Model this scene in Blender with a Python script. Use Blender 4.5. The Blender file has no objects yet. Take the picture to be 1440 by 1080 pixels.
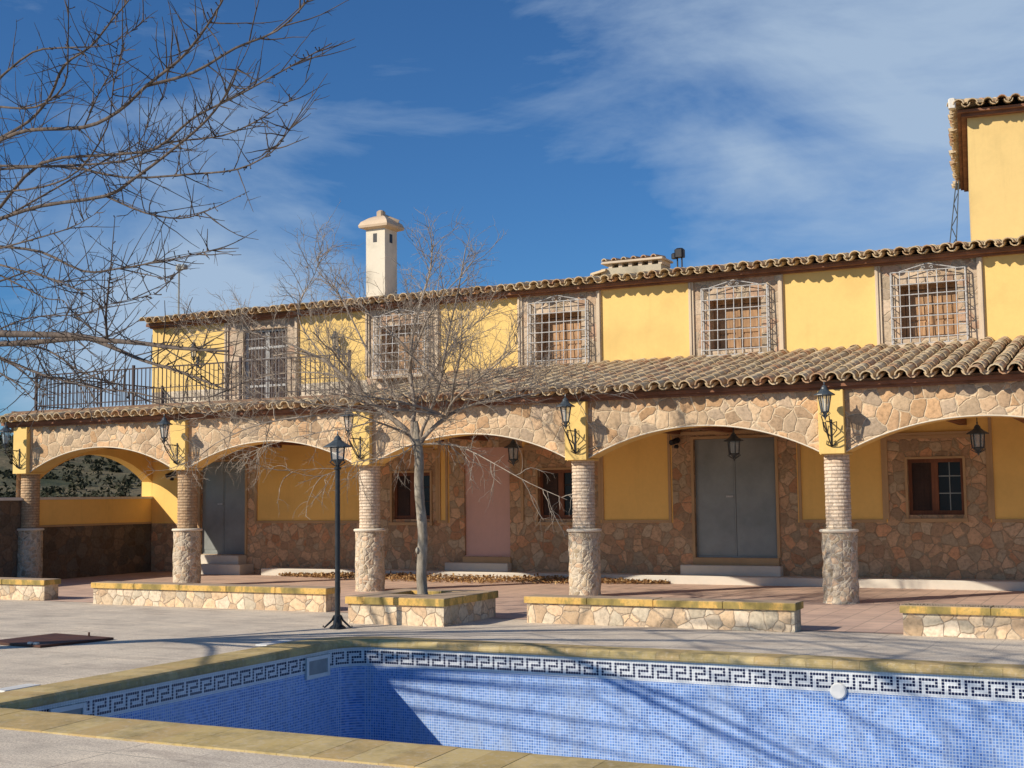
import bpy, math, random
from mathutils import Vector, Matrix, noise
R = math.radians
sc = bpy.context.scene
col = sc.collection
rnd = random.Random(7)

# ------------------------------------------------------------------ helpers
class MB:
    """collects shapes, then links them as one mesh object"""
    def __init__(s): s.v = []; s.f = []; s.m = []
    def add(s, vs, fs, m=0):
        b = len(s.v); s.v += [tuple(v) for v in vs]
        for f in fs: s.f.append([b + i for i in f]); s.m.append(m)
    def quad(s, a, b, c, d, m=0): s.add([a, b, c, d], [(0, 1, 2, 3)], m)
    def box(s, x0, x1, y0, y1, z0, z1, m=0):
        s.add([(x0,y0,z0),(x1,y0,z0),(x1,y1,z0),(x0,y1,z0),(x0,y0,z1),(x1,y0,z1),(x1,y1,z1),(x0,y1,z1)],
              [(0,3,2,1),(4,5,6,7),(0,1,5,4),(1,2,6,5),(2,3,7,6),(3,0,4,7)], m)
    def bevbox(s, x0, x1, y0, y1, z0, z1, b=.01, m=0):
        # box with chamfered vertical and top edges
        def ring(z, i): return [(x0+i+b,y0+i,z),(x1-i-b,y0+i,z),(x1-i,y0+i+b,z),(x1-i,y1-i-b,z),(x1-i-b,y1-i,z),(x0+i+b,y1-i,z),(x0+i,y1-i-b,z),(x0+i,y0+i+b,z)]
        vs = ring(z0, 0) + ring(z1-b, 0) + ring(z1, b)
        fs = [tuple(range(7,-1,-1)), tuple(range(16,24))]
        for k in (0, 8):
            for i in range(8):
                j = (i+1) % 8; fs.append((k+i, k+j, k+8+j, k+8+i))
        s.add(vs, fs, m)
    def tube(s, pts, rad, n=6, m=0, cap=True):
        pts = [Vector(p) for p in pts]
        if not isinstance(rad, (list, tuple)): rad = [rad]*len(pts)
        up = Vector((0,0,1)); t0 = (pts[1]-pts[0]).normalized()
        if abs(t0.dot(up)) > .95: up = Vector((1,0,0))
        u = t0.cross(up).normalized(); vs = []
        for i, p in enumerate(pts):
            t = (pts[min(i+1,len(pts)-1)]-pts[max(i-1,0)])
            if t.length < 1e-7: t = t0.copy()
            t.normalize()
            u = (u - t*u.dot(t))
            if u.length < 1e-4: u = t.orthogonal()
            u.normalize(); w = t.cross(u)
            for k in range(n):
                a = 2*math.pi*k/n
                vs.append(p + (u*math.cos(a)+w*math.sin(a))*rad[i])
        fs = []
        for i in range(len(pts)-1):
            for k in range(n):
                j = (k+1) % n
                fs.append((i*n+k, i*n+j, (i+1)*n+j, (i+1)*n+k))
        if cap:
            fs.append(tuple(range(n-1,-1,-1))); e = (len(pts)-1)*n
            fs.append(tuple(range(e, e+n)))
        s.add(vs, fs, m)
    def lathe(s, prof, n=24, cx=0, cy=0, m=0, rot=0, jit=None):
        vs = []; fs = []
        for (r, z) in prof:
            for k in range(n):
                a = 2*math.pi*k/n + rot
                rr = r
                if jit: rr += jit(a, z)
                vs.append((cx+rr*math.cos(a), cy+rr*math.sin(a), z))
        for i in range(len(prof)-1):
            for k in range(n):
                j = (k+1) % n; fs.append((i*n+k, i*n+j, (i+1)*n+j, (i+1)*n+k))
        fs.append(tuple(range(n-1,-1,-1))); e = (len(prof)-1)*n; fs.append(tuple(range(e, e+n)))
        s.add(vs, fs, m)
    def build(s, name, mats, parent=None, org=(0,0,0), loc=(0,0,0), smooth=False):
        me = bpy.data.meshes.new(name)
        o_ = Vector(org)
        me.from_pydata([Vector(v)-o_ for v in s.v], [], s.f)
        if not isinstance(mats, (list, tuple)): mats = [mats]
        for m in mats: me.materials.append(m)
        me.polygons.foreach_set('material_index', s.m)
        if smooth: me.polygons.foreach_set('use_smooth', [True]*len(s.f))
        me.update()
        ob = bpy.data.objects.new(name, me); col.objects.link(ob)
        ob.location = loc
        if parent: ob.parent = parent
        return ob

def tag(o, label=None, cat=None, group=None, kind=None):
    if label: o['label'] = label
    if cat: o['category'] = cat
    if group: o['group'] = group
    if kind: o['kind'] = kind
    return o
def thing(name, loc, label, cat, group=None, rz=0):
    o = bpy.data.objects.new(name, None); col.objects.link(o)
    o.location = loc; o.rotation_euler = (0,0,rz); o.empty_display_size = .3
    return tag(o, label, cat, group)
def kids(o): return [c for c in bpy.data.objects if c.parent == o]
def copy_tree(o, parent=None):
    c = o.copy(); col.objects.link(c)
    c.parent = parent
    for ch in kids(o): copy_tree(ch, c)
    return c

# ------------------------------------------------------------------ materials
class NT:
    def __init__(s, name):
        s.mat = bpy.data.materials.new(name); s.mat.use_nodes = True
        s.nt = s.mat.node_tree; s.n = s.nt.nodes
        s.bsdf = s.n['Principled BSDF']
    def new(s, t, **kw):
        nd = s.n.new(t)
        for k, v in kw.items():
            if hasattr(nd, k): setattr(nd, k, v)
        return nd
    def link(s, a, b): s.nt.links.new(a, b)
    def pos(s):
        return s.new('ShaderNodeNewGeometry').outputs['Position']
    def objc(s):
        return s.new('ShaderNodeTexCoord').outputs['Object']
    def mapping(s, vec, scale=(1,1,1), rot=(0,0,0), loc=(0,0,0)):
        m = s.new('ShaderNodeMapping'); s.link(vec, m.inputs[0])
        m.inputs['Scale'].default_value = scale; m.inputs['Rotation'].default_value = rot; m.inputs['Location'].default_value = loc
        return m.outputs[0]
    def noise(s, vec, scale, detail=4, rough=.55, dist=0, out='Fac'):
        n = s.new('ShaderNodeTexNoise'); s.link(vec, n.inputs['Vector'])
        n.inputs['Scale'].default_value = scale; n.inputs['Detail'].default_value = detail
        n.inputs['Roughness'].default_value = rough; n.inputs['Distortion'].default_value = dist
        return n.outputs[out]
    def ramp(s, fac, stops, interp='LINEAR'):
        r = s.new('ShaderNodeValToRGB'); s.link(fac, r.inputs[0]); cr = r.color_ramp; cr.interpolation = interp
        while len(cr.elements) < len(stops): cr.elements.new(.5)
        for e, (p, c) in zip(cr.elements, stops):
            e.position = p; e.color = (c[0], c[1], c[2], 1) if isinstance(c, (tuple, list)) else (c, c, c, 1)
        return r.outputs[0]
    def mix(s, fac, a, b, blend='MIX'):
        m = s.new('ShaderNodeMix'); m.data_type = 'RGBA'; m.blend_type = blend
        for sock, v in ((m.inputs[0], fac), (m.inputs[6], a), (m.inputs[7], b)):
            if hasattr(v, 'is_linked') or isinstance(v, bpy.types.NodeSocket): s.link(v, sock)
            elif isinstance(v, (int, float)):
                sock.default_value = v if sock == m.inputs[0] else (v, v, v, 1)
            else: sock.default_value = (*v, 1)
        return m.outputs[2]
    def math(s, op, a, b=None, c=None):
        m = s.new('ShaderNodeMath'); m.operation = op
        for i, v in enumerate((a, b, c)):
            if v is None: continue
            if isinstance(v, bpy.types.NodeSocket): s.link(v, m.inputs[i])
            else: m.inputs[i].default_value = v
        return m.outputs[0]
    def bump(s, h, strength=.5, dist=.01, prev=None):
        b = s.new('ShaderNodeBump'); s.link(h, b.inputs['Height'])
        b.inputs['Strength'].default_value = strength; b.inputs['Distance'].default_value = dist
        if prev is not None: s.link(prev, b.inputs['Normal'])
        return b.outputs[0]
    def done(s, color=None, rough=.85, normal=None, spec=.2, metal=0):
        b = s.bsdf
        if isinstance(color, bpy.types.NodeSocket): s.link(color, b.inputs['Base Color'])
        elif color is not None: b.inputs['Base Color'].default_value = (*color, 1)
        if isinstance(rough, bpy.types.NodeSocket): s.link(rough, b.inputs['Roughness'])
        else: b.inputs['Roughness'].default_value = rough
        b.inputs['Specular IOR Level'].default_value = spec
        b.inputs['Metallic'].default_value = metal
        if normal is not None: s.link(normal, b.inputs['Normal'])
        return s.mat

def m_paint(name, c, vary=.12, rough=.85, streak=True, bs=.15):
    t = NT(name); p = t.pos()
    n1 = t.noise(p, .9, 5, .6); n2 = t.noise(p, 14, 4, .6)
    d = tuple(x*(1-vary*1.6) for x in c); e = tuple(min(1, x*(1+vary*.5)) for x in c)
    colr = t.ramp(n1, [(.3, d), (.5, c), (.7, e)])
    colr = t.mix(t.ramp(n2, [(.35, .0), (.75, .18)]), colr, tuple(x*.75 for x in c))
    if streak:
        st = t.noise(t.mapping(p, (5, 5, .35)), 1.3, 4, .6)
        colr = t.mix(t.ramp(st, [(.55, 0), (.85, .25)]), colr, tuple(x*.62 for x in c))
    nb = t.bump(t.noise(p, 45, 3, .6), bs, .006)
    return t.done(colr, rough, nb)

def m_stone(name, cells, scale, mortar, mw=.03, bump=.6, stops=None, rough=.9, squash=1.0, dark=None):
    """crazy-paving cladding: cells coloured one by one, pale joints between them"""
    t = NT(name); p = t.pos()
    wob = t.new('ShaderNodeVectorMath', operation='MULTIPLY_ADD')
    t.link(t.noise(p, 3.2, 3, .6, out='Color'), wob.inputs[0]); wob.inputs[1].default_value = (.13,.13,.13); t.link(p, wob.inputs[2])
    q = t.mapping(wob.outputs[0], (scale, scale, scale*squash))
    v1 = t.new('ShaderNodeTexVoronoi'); v1.inputs['Scale'].default_value = 1; v1.inputs['Randomness'].default_value = .92; t.link(q, v1.inputs['Vector'])
    v2 = t.new('ShaderNodeTexVoronoi', feature='DISTANCE_TO_EDGE'); v2.inputs['Scale'].default_value = 1; v2.inputs['Randomness'].default_value = .92; t.link(q, v2.inputs['Vector'])
    sep = t.new('ShaderNodeSeparateColor'); t.link(v1.outputs['Color'], sep.inputs[0])
    n = len(cells)
    cc = t.ramp(sep.outputs[0], [(i/n, c) for i, c in enumerate(cells)], 'CONSTANT')
    br = t.ramp(sep.outputs[1], [(0, .72), (1, 1.18)])
    cc = t.mix(1, cc, br, 'MULTIPLY')
    nn = t.noise(p, 22, 5, .65)
    cc = t.mix(1, cc, t.ramp(nn, [(.25, .62), (.5, 1), (.78, 1.22)]), 'MULTIPLY')
    big = t.noise(p, .7, 3, .6)
    cc = t.mix(1, cc, t.ramp(big, [(.3, .84), (.7, 1.1)]), 'MULTIPLY')
    jn = t.noise(p, 13, 4, .7)
    dd = t.math('ADD', v2.outputs['Distance'], t.math('MULTIPLY', t.math('SUBTRACT', jn, .5), mw*2.4))
    e = t.ramp(dd, [(mw*.45, 1), (mw*1.5, 0)])
    mcol = t.mix(1, mortar, t.ramp(nn, [(.3, .8), (.7, 1.1)]), 'MULTIPLY')
    colr = t.mix(e, cc, mcol)
    h = t.math('ADD', t.ramp(dd, [(0, 0), (mw*1.6, .75), (.25, 1)]), t.math('MULTIPLY', nn, .45))
    nb = t.bump(h, bump, .025)
    return t.done(colr, rough, nb)

STN = [(.50,.36,.22),(.56,.34,.18),(.38,.33,.26),(.60,.45,.28),(.48,.38,.27),(.63,.40,.22),(.44,.30,.18)]
MAT = {}
MAT['yellow'] = m_paint('yellow_render', (.82,.565,.20), .09, streak=True, bs=.3)
MAT['yellow_shaded'] = m_paint('yellow_render_shaded', (.96,.60,.18), .08)  # copy of the yellow render, colour lifted for the shade under the arcade
MAT['yellow_corbel'] = m_paint('yellow_paint_corbel', (.82,.57,.20), .10)
MAT['stone'] = m_stone('crazy_stone', [(.62,.43,.26),(.65,.41,.22),(.54,.41,.28),(.66,.48,.30),(.58,.43,.28),(.67,.43,.24),(.56,.39,.24)], 4.7, (.68,.53,.35), .04, .7)
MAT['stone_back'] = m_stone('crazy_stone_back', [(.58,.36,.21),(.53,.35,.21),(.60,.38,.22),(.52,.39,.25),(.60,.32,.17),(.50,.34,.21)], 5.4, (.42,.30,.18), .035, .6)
MAT['stone_low'] = m_stone('bench_stone', [(.74,.57,.38),(.77,.55,.34),(.70,.59,.43),(.76,.62,.45),(.73,.52,.33)], 5.6, (.52,.40,.28), .03, .6)
MAT['stone_col'] = m_stone('column_base_stone', [(.60,.47,.32),(.64,.46,.30),(.54,.45,.33),(.64,.53,.38),(.52,.41,.27)], 11.0, (.66,.57,.43), .06, .55)
MAT['stone_surround'] = m_stone('window_surround_stone', [(.50,.36,.24),(.54,.42,.30),(.46,.36,.25),(.58,.45,.32),(.50,.33,.22)], 4.2, (.52,.42,.30), .03, .6)
MAT['stone_end'] = m_stone('boundary_stone_shaded', [(.20,.14,.09),(.17,.13,.09),(.22,.155,.10),(.17,.14,.105)], 4.3, (.17,.13,.09), .04, .7)  # the shade on these right-facing walls is mixed into the stone colour
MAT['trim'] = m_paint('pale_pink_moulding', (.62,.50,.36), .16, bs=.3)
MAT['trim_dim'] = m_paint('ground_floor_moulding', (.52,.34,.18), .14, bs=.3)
MAT['cream'] = m_paint('cream_render', (.78,.70,.55), .12)
MAT['chimney_white'] = m_paint('chimney_render', (.74,.66,.52), .24, bs=.5)
MAT['ceiling'] = m_paint('white_ceiling', (.62,.55,.46), .08, streak=False)
MAT['concrete'] = m_paint('pale_concrete', (.66,.60,.50), .10, streak=False, bs=.3)
MAT['lime'] = m_paint('lime_cap', (.72,.68,.6), .1, streak=False)
MAT['pink'] = m_paint('pink_door_paint', (.68,.43,.35), .08)
MAT['wood'] = None
def m_wood(name, c1, c2, sc_=(14,14,1.2), rough=.6):
    t = NT(name); p = t.pos()
    n = t.noise(t.mapping(p, sc_), 2.2, 6, .65, .6)
    n2 = t.noise(p, 1.7, 3, .6)
    colr = t.ramp(n, [(.3, c1), (.7, c2)])
    colr = t.mix(1, colr, t.ramp(n2, [(.3, .7), (.7, 1.2)]), 'MULTIPLY')
    return t.done(colr, rough, t.bump(n, .4, .004), .3)
MAT['wood'] = m_wood('varnished_shutter_wood', (.24,.12,.055), (.56,.34,.17))
MAT['wood_dark'] = m_wood('dark_window_wood', (.035,.018,.012), (.07,.035,.022))
MAT['beam'] = m_wood('ceiling_beam_wood', (.16,.06,.03), (.26,.10,.045))
MAT['eaves'] = m_wood('eaves_brown', (.19,.085,.05), (.32,.155,.09), (2,2,9), .85)
def m_metal(name, c, rough=.5, metal=.0, nz=20, var=.3, spec=.4):
    t = NT(name); p = t.pos()
    n = t.noise(p, nz, 5, .65)
    colr = t.ramp(n, [(.3, tuple(x*(1-var) for x in c)), (.7, tuple(min(1,x*(1+var)) for x in c))])
    return t.done(colr, t.ramp(n, [(.3, rough*.8), (.7, min(1,rough*1.25))]), t.bump(n, .15, .002), spec, metal)
MAT['iron'] = m_metal('black_painted_iron', (.022,.026,.030), .42, .0)
MAT['iron_green'] = m_metal('lantern_green_grey_iron', (.055,.07,.08), .38, .0)
MAT['silver'] = m_metal('silver_painted_grille', (.50,.49,.47), .5, .1, nz=30, var=.35)
MAT['door_metal'] = m_metal('grey_sheet_metal', (.25,.265,.25), .42, .15, nz=1.6, var=.2)
MAT['rust'] = m_metal('rusty_brown_plate', (.085,.035,.022), .65, 0, nz=9, var=.4)
MAT['rail'] = m_metal('rusty_railing_iron', (.045,.025,.022), .55, 0)
MAT['white'] = m_metal('aged_white_plastic', (.72,.71,.66), .5, 0, nz=5, var=.08)
MAT['grey_hatch'] = m_metal('grey_skimmer_flap', (.30,.31,.29), .55, 0, nz=7, var=.15)
MAT['black'] = m_metal('black_plastic', (.015,.015,.018), .5, 0)
MAT['dark_glass'] = NT('dark_window_glass').done((.012,.012,.015), .22, None, .25)
t = NT('lantern_glass'); t.bsdf.inputs['Alpha'].default_value = .35
MAT['glass'] = t.done((.62,.70,.72), .12, None, .5)

def m_tile():
    t = NT('old_clay_tile')
    g = t.new('ShaderNodeNewGeometry'); p = g.outputs['Position']; ri = g.outputs['Random Per Island']
    base = t.ramp(ri, [(0,(.44,.27,.15)),(.16,(.60,.43,.25)),(.34,(.50,.37,.22)),(.5,(.66,.49,.29)),(.64,(.46,.24,.13)),(.78,(.56,.43,.27)),(.9,(.70,.55,.35))], 'CONSTANT')
    n1 = t.noise(p, 9, 6, .7); n2 = t.noise(p, 38, 4, .7)
    c = t.mix(t.ramp(n1, [(.42, 0), (.62, .75)]), base, (.64,.53,.35))
    c = t.mix(t.ramp(n2, [(.52, 0), (.7, .5)]), c, (.22,.165,.10))
    c = t.mix(t.ramp(t.noise(p, 2.2, 4, .6), [(.5, 0), (.7, .35)]), c, (.28,.24,.14))
    return t.done(c, .92, t.bump(t.math('ADD', n1, t.math('MULTIPLY', n2, .5)), .5, .008))
MAT['tile'] = m_tile()
MAT['pan'] = m_paint('dirty_shaded_channel_tile', (.14,.095,.06), .3, streak=False, bs=.6)  # dirt colour that also holds the shade between the cover tile rows
MAT['mortar'] = m_paint('eaves_mortar', (.23,.145,.095), .2, streak=False, bs=.6)

def m_coping():
    t = NT('yellow_coping_tile'); p = t.pos()
    g = t.new('ShaderNodeNewGeometry'); ri = g.outputs['Random Per Island']
    base = t.ramp(ri, [(0,(.47,.35,.15)),(.25,(.53,.40,.17)),(.5,(.50,.36,.16)),(.75,(.56,.43,.20))], 'CONSTANT')
    n = t.noise(p, 2.6, 6, .72); n2 = t.noise(p, 26, 5, .7)
    c = t.mix(t.ramp(n, [(.46, 0), (.66, .75)]), base, (.25,.20,.095))
    c = t.mix(t.ramp(n2, [(.5, 0), (.72, .55)]), c, (.58,.50,.38))
    return t.done(c, .8, t.bump(n2, .35, .006))
MAT['coping'] = m_coping()
def m_cap():
    t = NT('yellow_bench_cap'); p = t.pos()
    n = t.noise(t.mapping(p, (1,1,.4)), 3.4, 5, .65); n2 = t.noise(p, 30, 5, .7)
    c = t.ramp(n, [(.30,(.20,.16,.06)),(.46,(.40,.29,.09)),(.52,(.70,.43,.12)),(.68,(.70,.46,.15)),(.82,(.45,.33,.12))])
    c = t.mix(t.ramp(n2, [(.5, 0), (.7, .6)]), c, (.22,.17,.08))
    # the walking surface on top is bare pinkish clay
    g = t.new('ShaderNodeNewGeometry'); sx = t.new('ShaderNodeSeparateXYZ'); t.link(g.outputs['Normal'], sx.inputs[0])
    c = t.mix(t.ramp(sx.outputs[2], [(.6, 0), (.9, 1)]), c, t.mix(t.ramp(n2, [(.45,0),(.7,.5)]), (.44,.33,.23), (.28,.20,.13)))
    return t.done(c, .85, t.bump(n2, .4, .006))
MAT['cap'] = m_cap()

def m_deck():
    t = NT('pebble_deck'); p = t.pos()
    n1 = t.noise(p, 60, 5, .75); n2 = t.noise(p, 1.1, 5, .65); n3 = t.noise(p, 260, 2, .5)
    c = t.ramp(n1, [(.30,(.32,.265,.205)),(.5,(.70,.62,.50)),(.70,(.95,.87,.73))])
    c = t.mix(1, c, t.ramp(n3, [(.3, .6), (.7, 1.35)]), 'MULTIPLY')
    c = t.mix(1, c, t.ramp(n2, [(.3, (.68,.66,.66)), (.5, (.96,.94,.92)), (.72, (1.14,1.1,1.05))]), 'MULTIPLY')
    c = t.mix(t.ramp(t.noise(t.mapping(p, (.5,2.2,1)), 1.7, 6, .7, .5), [(.5, 0), (.68, .5)]), c, (.30,.24,.20))
    c = t.mix(t.ramp(t.noise(p, 4.5, 5, .75), [(.58, 0), (.7, .4)]), c, (.22,.18,.15))
    br = t.new('ShaderNodeTexBrick'); t.link(t.mapping(p, (1,1,1), (0,0,R(1.2))), br.inputs['Vector'])
    br.offset = 0; br.inputs['Scale'].default_value = 1; br.inputs['Brick Width'].default_value = .62; br.inputs['Row Height'].default_value = 1.25
    br.inputs['Mortar Size'].default_value = .008; br.inputs['Mortar Smooth'].default_value = .5
    c = t.mix(t.math('MULTIPLY', br.outputs['Fac'], t.ramp(n2, [(.45,.05),(.62,.6)])), c, (.10,.08,.07))
    return t.done(c, .9, t.bump(n1, .5, .008))
MAT['deck'] = m_deck()
def m_pave():
    t = NT('terracotta_paving'); p = t.pos()
    br = t.new('ShaderNodeTexBrick'); t.link(p, br.inputs['Vector'])
    br.offset = .0; br.inputs['Scale'].default_value = 1; br.inputs['Brick Width'].default_value = .33; br.inputs['Row Height'].default_value = .33
    br.inputs['Mortar Size'].default_value = .008; br.inputs['Mortar Smooth'].default_value = .3
    br.inputs['Color1'].default_value = (.68,.48,.355,1); br.inputs['Color2'].default_value = (.60,.42,.32,1); br.inputs['Mortar'].default_value = (.36,.27,.21,1)
    n = t.noise(p, 1.5, 5, .65); n2 = t.noise(p, 30, 5, .7)
    c = t.mix(1, br.outputs['Color'], t.ramp(n, [(.3,(.72,.72,.74)),(.7,(1.15,1.12,1.1))]), 'MULTIPLY')
    c = t.mix(t.ramp(n2, [(.45,0),(.75,.45)]), c, (.56,.46,.37))
    return t.done(c, .8, t.bump(t.math('SUBTRACT', n2, br.outputs['Fac']), .3, .006), .3)
MAT['pave'] = m_pave()

def m_mosaic(name, ramp_stops, ts=.0286, grout=(.52,.62,.74), gw=.12):
    """square glass mosaic: grout grid, and a colour of its own for every tessera"""
    t = NT(name); p = t.pos()
    pn = t.mapping(p, (1/ts,)*3, loc=(.013, .021, .017))
    fr = t.new('ShaderNodeVectorMath', operation='FRACTION'); t.link(pn, fr.inputs[0])
    fl = t.new('ShaderNodeVectorMath', operation='FLOOR'); t.link(pn, fl.inputs[0])
    wn = t.new('ShaderNodeTexWhiteNoise', noise_dimensions='3D'); t.link(fl.outputs[0], wn.inputs['Vector'])
    big = t.noise(p, 1.6, 4, .6)
    f = t.math('ADD', t.math('MULTIPLY', wn.outputs['Value'], .42), t.math('MULTIPLY', big, .62))
    c = t.ramp(f, ramp_stops)
    geo = t.new('ShaderNodeNewGeometry'); an = t.new('ShaderNodeVectorMath', operation='ABSOLUTE'); t.link(geo.outputs['Normal'], an.inputs[0])
    sn = t.new('ShaderNodeSeparateXYZ'); t.link(an.outputs[0], sn.inputs[0])
    sf = t.new('ShaderNodeSeparateXYZ'); t.link(fr.outputs[0], sf.inputs[0])
    g = None
    for i in range(3):
        d = t.math('MINIMUM', sf.outputs[i], t.math('SUBTRACT', 1, sf.outputs[i]))
        line = t.math('LESS_THAN', d, gw)
        line = t.math('MULTIPLY', line, t.math('LESS_THAN', sn.outputs[i], .5))
        g = line if g is None else t.math('MAXIMUM', g, line)
    stain = t.noise(p, 3.1, 5, .7)
    c = t.mix(g, c, grout)
    c = t.mix(t.ramp(stain, [(.48, 0), (.75, .4)]), c, tuple(x*.8 for x in grout))
    c = t.mix(t.ramp(t.noise(t.mapping(p, (2.5,2.5,.35)), 2.0, 5, .7), [(.5, 0), (.75, .35)]), c, (.34,.36,.36))
    nb = t.bump(t.math('SUBTRACT', 1, g), .25, .003)
    return t.done(c, .35, nb, .4)
BLUE = [(.12,(.035,.11,.36)),(.35,(.07,.19,.52)),(.55,(.13,.29,.65)),(.75,(.22,.37,.73)),(.95,(.32,.38,.70))]
MAT['blue'] = m_mosaic('blue_mosaic', BLUE)
MAT['whitemos'] = m_mosaic('white_mosaic', [(0,(.66,.68,.68)),(1,(.82,.83,.80))], grout=(.50,.54,.56), gw=.07)
MAT['navy'] = NT('navy_tessera').done((.012,.018,.06), .25, None, .5)

def m_bark(name, c1, c2, sc_=20):
    t = NT(name); p = t.pos()
    n = t.noise(t.mapping(p, (1,1,.35)), sc_, 5, .7); n2 = t.noise(p, 5, 3, .6)
    c = t.ramp(n, [(.3, c1), (.68, c2)])
    c = t.mix(1, c, t.ramp(n2, [(.3, .75), (.7, 1.2)]), 'MULTIPLY')
    return t.done(c, .85, t.bump(n, .6, .01))
MAT['bark'] = m_bark('pale_grey_bark', (.20,.165,.125), (.42,.37,.29))
MAT['twig'] = m_bark('pale_twig', (.22,.17,.13), (.44,.37,.29), 9)
MAT['bark_dark'] = m_bark('brown_bark', (.045,.034,.028), (.17,.135,.11), 14)
MAT['soil'] = m_paint('planter_soil', (.06,.04,.028), .3, streak=False, bs=1)

def m_leaf():
    t = NT('dry_leaf'); g = t.new('ShaderNodeNewGeometry')
    c = t.ramp(g.outputs['Random Per Island'], [(0,(.30,.17,.07)),(.3,(.46,.28,.12)),(.55,(.22,.12,.055)),(.75,(.55,.37,.18)),(.9,(.36,.20,.08))], 'CONSTANT')
    return t.done(c, .8)
MAT['leaf'] = m_leaf()
def m_foliage():
    t = NT('scrub_foliage'); g = t.new('ShaderNodeNewGeometry')
    c = t.ramp(g.outputs['Random Per Island'], [(0,(.024,.028,.014)),(.4,(.05,.05,.025)),(.7,(.08,.07,.04)),(.9,(.12,.10,.06))], 'CONSTANT')
    return t.done(c, .85)
MAT['foliage'] = m_foliage()
def m_hill():
    t = NT('dry_hillside'); p = t.pos()
    n = t.noise(p, .09, 6, .7); n2 = t.noise(p, 1.1, 5, .7)
    c = t.ramp(n, [(.35,(.045,.055,.028)),(.48,(.11,.10,.055)),(.6,(.19,.15,.085)),(.72,(.055,.065,.035))])
    c = t.mix(t.ramp(n2, [(.5,0),(.7,.6)]), c, (.05,.055,.028))
    return t.done(c, .95, t.bump(n2, .8, .5))
MAT['hill'] = m_hill()
def m_ground():
    t = NT('dry_earth'); p = t.pos()
    n = t.noise(p, .5, 6, .7); n2 = t.noise(p, 9, 5, .7)
    c = t.ramp(n, [(.3,(.10,.085,.05)),(.6,(.22,.17,.11)),(.75,(.14,.13,.07))])
    c = t.mix(1, c, t.ramp(n2, [(.3,.7),(.7,1.2)]), 'MULTIPLY')
    return t.done(c, .95, t.bump(n2, .6, .05))
MAT['ground'] = m_ground()

def m_brickshaft():
    t = NT('thin_brick_shaft'); o = t.objc()
    s = t.new('ShaderNodeSeparateXYZ'); t.link(o, s.inputs[0])
    ang = t.math('MULTIPLY', t.math('ARCTAN2', s.outputs[1], s.outputs[0]), .19)
    cb = t.new('ShaderNodeCombineXYZ'); t.link(ang, cb.inputs[0]); t.link(s.outputs[2], cb.inputs[1])
    br = t.new('ShaderNodeTexBrick'); t.link(cb.outputs[0], br.inputs['Vector'])
    br.inputs['Scale'].default_value = 1; br.inputs['Brick Width'].default_value = .17; br.inputs['Row Height'].default_value = .052
    br.inputs['Mortar Size'].default_value = .006; br.inputs['Mortar Smooth'].default_value = .4
    br.inputs['Color1'].default_value = (.80,.68,.54,1); br.inputs['Color2'].default_value = (.66,.52,.39,1); br.inputs['Mortar'].default_value = (.50,.40,.30,1)
    p = t.pos(); n = t.noise(p, 26, 5, .7); n2 = t.noise(p, 2.2, 3, .6)
    c = t.mix(1, br.outputs['Color'], t.ramp(n, [(.25,.6),(.5,1),(.75,1.25)]), 'MULTIPLY')
    c = t.mix(t.ramp(n2, [(.45,0),(.7,.5)]), c, (.62,.56,.47))
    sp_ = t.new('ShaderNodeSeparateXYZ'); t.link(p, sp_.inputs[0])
    side = t.math('MULTIPLY', t.math('SUBTRACT', -12.5, sp_.outputs[0]), .35)  # shafts towards the left turn browner: shading there is put into the colour
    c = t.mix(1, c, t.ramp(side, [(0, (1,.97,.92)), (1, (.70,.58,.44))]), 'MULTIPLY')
    h = t.math('SUBTRACT', t.math('MULTIPLY', n, .6), br.outputs['Fac'])
    return t.done(c, .9, t.bump(h, .9, .012))
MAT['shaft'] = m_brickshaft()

# ------------------------------------------------------------------ dimensions
YC = 19.14          # line of the columns
YF = 18.94          # outer face of the arcade wall
YB = 19.34          # inner face of the arcade wall
YW = 22.70          # face of the house wall behind
SP = 4.0437
CX = [-4.186 - k*SP for k in (4, 3, 2, 1, 0, -1)]
XL = -20.40         # left end of the arcade
XR = 1.5
SPR, CRN = 2.19, 2.64
WX = [-14.62, -11.08, -7.56, -4.18]       # left edges of the upper window surrounds

# ------------------------------------------------------------------ setting
PX0, PX1, PY0, PY1 = -8.28, 6.5, 7.31, 12.47      # pool basin
CW = .50                                          # coping width
g = MB()
B = 900; hx0, hx1, hy0, hy1 = PX0-.3, PX1+.3, PY0-.3, PY1+.3
z = -.02
for (a, b_, c, d) in ((-B, B, -B, hy0), (-B, B, hy1, B), (-B, hx0, hy0, hy1), (hx1, B, hy0, hy1)):
    g.quad((a,c,z),(b_,c,z),(b_,d,z),(a,d,z))
tag(g.build('ground', MAT['ground']), kind='structure')
g = MB()
ox0, ox1, oy0, oy1 = PX0-.2, PX1+.2, PY0-.2, PY1+.2
yb = lambda x: 15.10 - (x-0)*.030
for (a, b_, c, d) in ((-20.4, 9, -9, oy0), (-20.4, ox0, oy0, oy1), (ox1, 9, oy0, oy1)):
    g.quad((a,c,0),(b_,c,0),(b_,d,0),(a,d,0))
g.quad((-20.4,oy1,0),(9,oy1,0),(9,yb(9),0),(-20.4,yb(-20.4),0))
tag(g.build('pool_deck', MAT['deck']), kind='structure')
g = MB()
g.quad((-20.4,yb(-20.4)-.003,.004),(9,yb(9)-.003,.004),(9,YW+.05,.004),(-20.4,YW+.05,.004))
tag(g.build('terracotta_pavement', MAT['pave']), kind='structure')
g = MB()
g.bevbox(-17.0, XR, 22.27, YW+.03, .0, .15, .015)
tag(g.build('kerb_step', MAT['concrete']), kind='structure')

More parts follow.
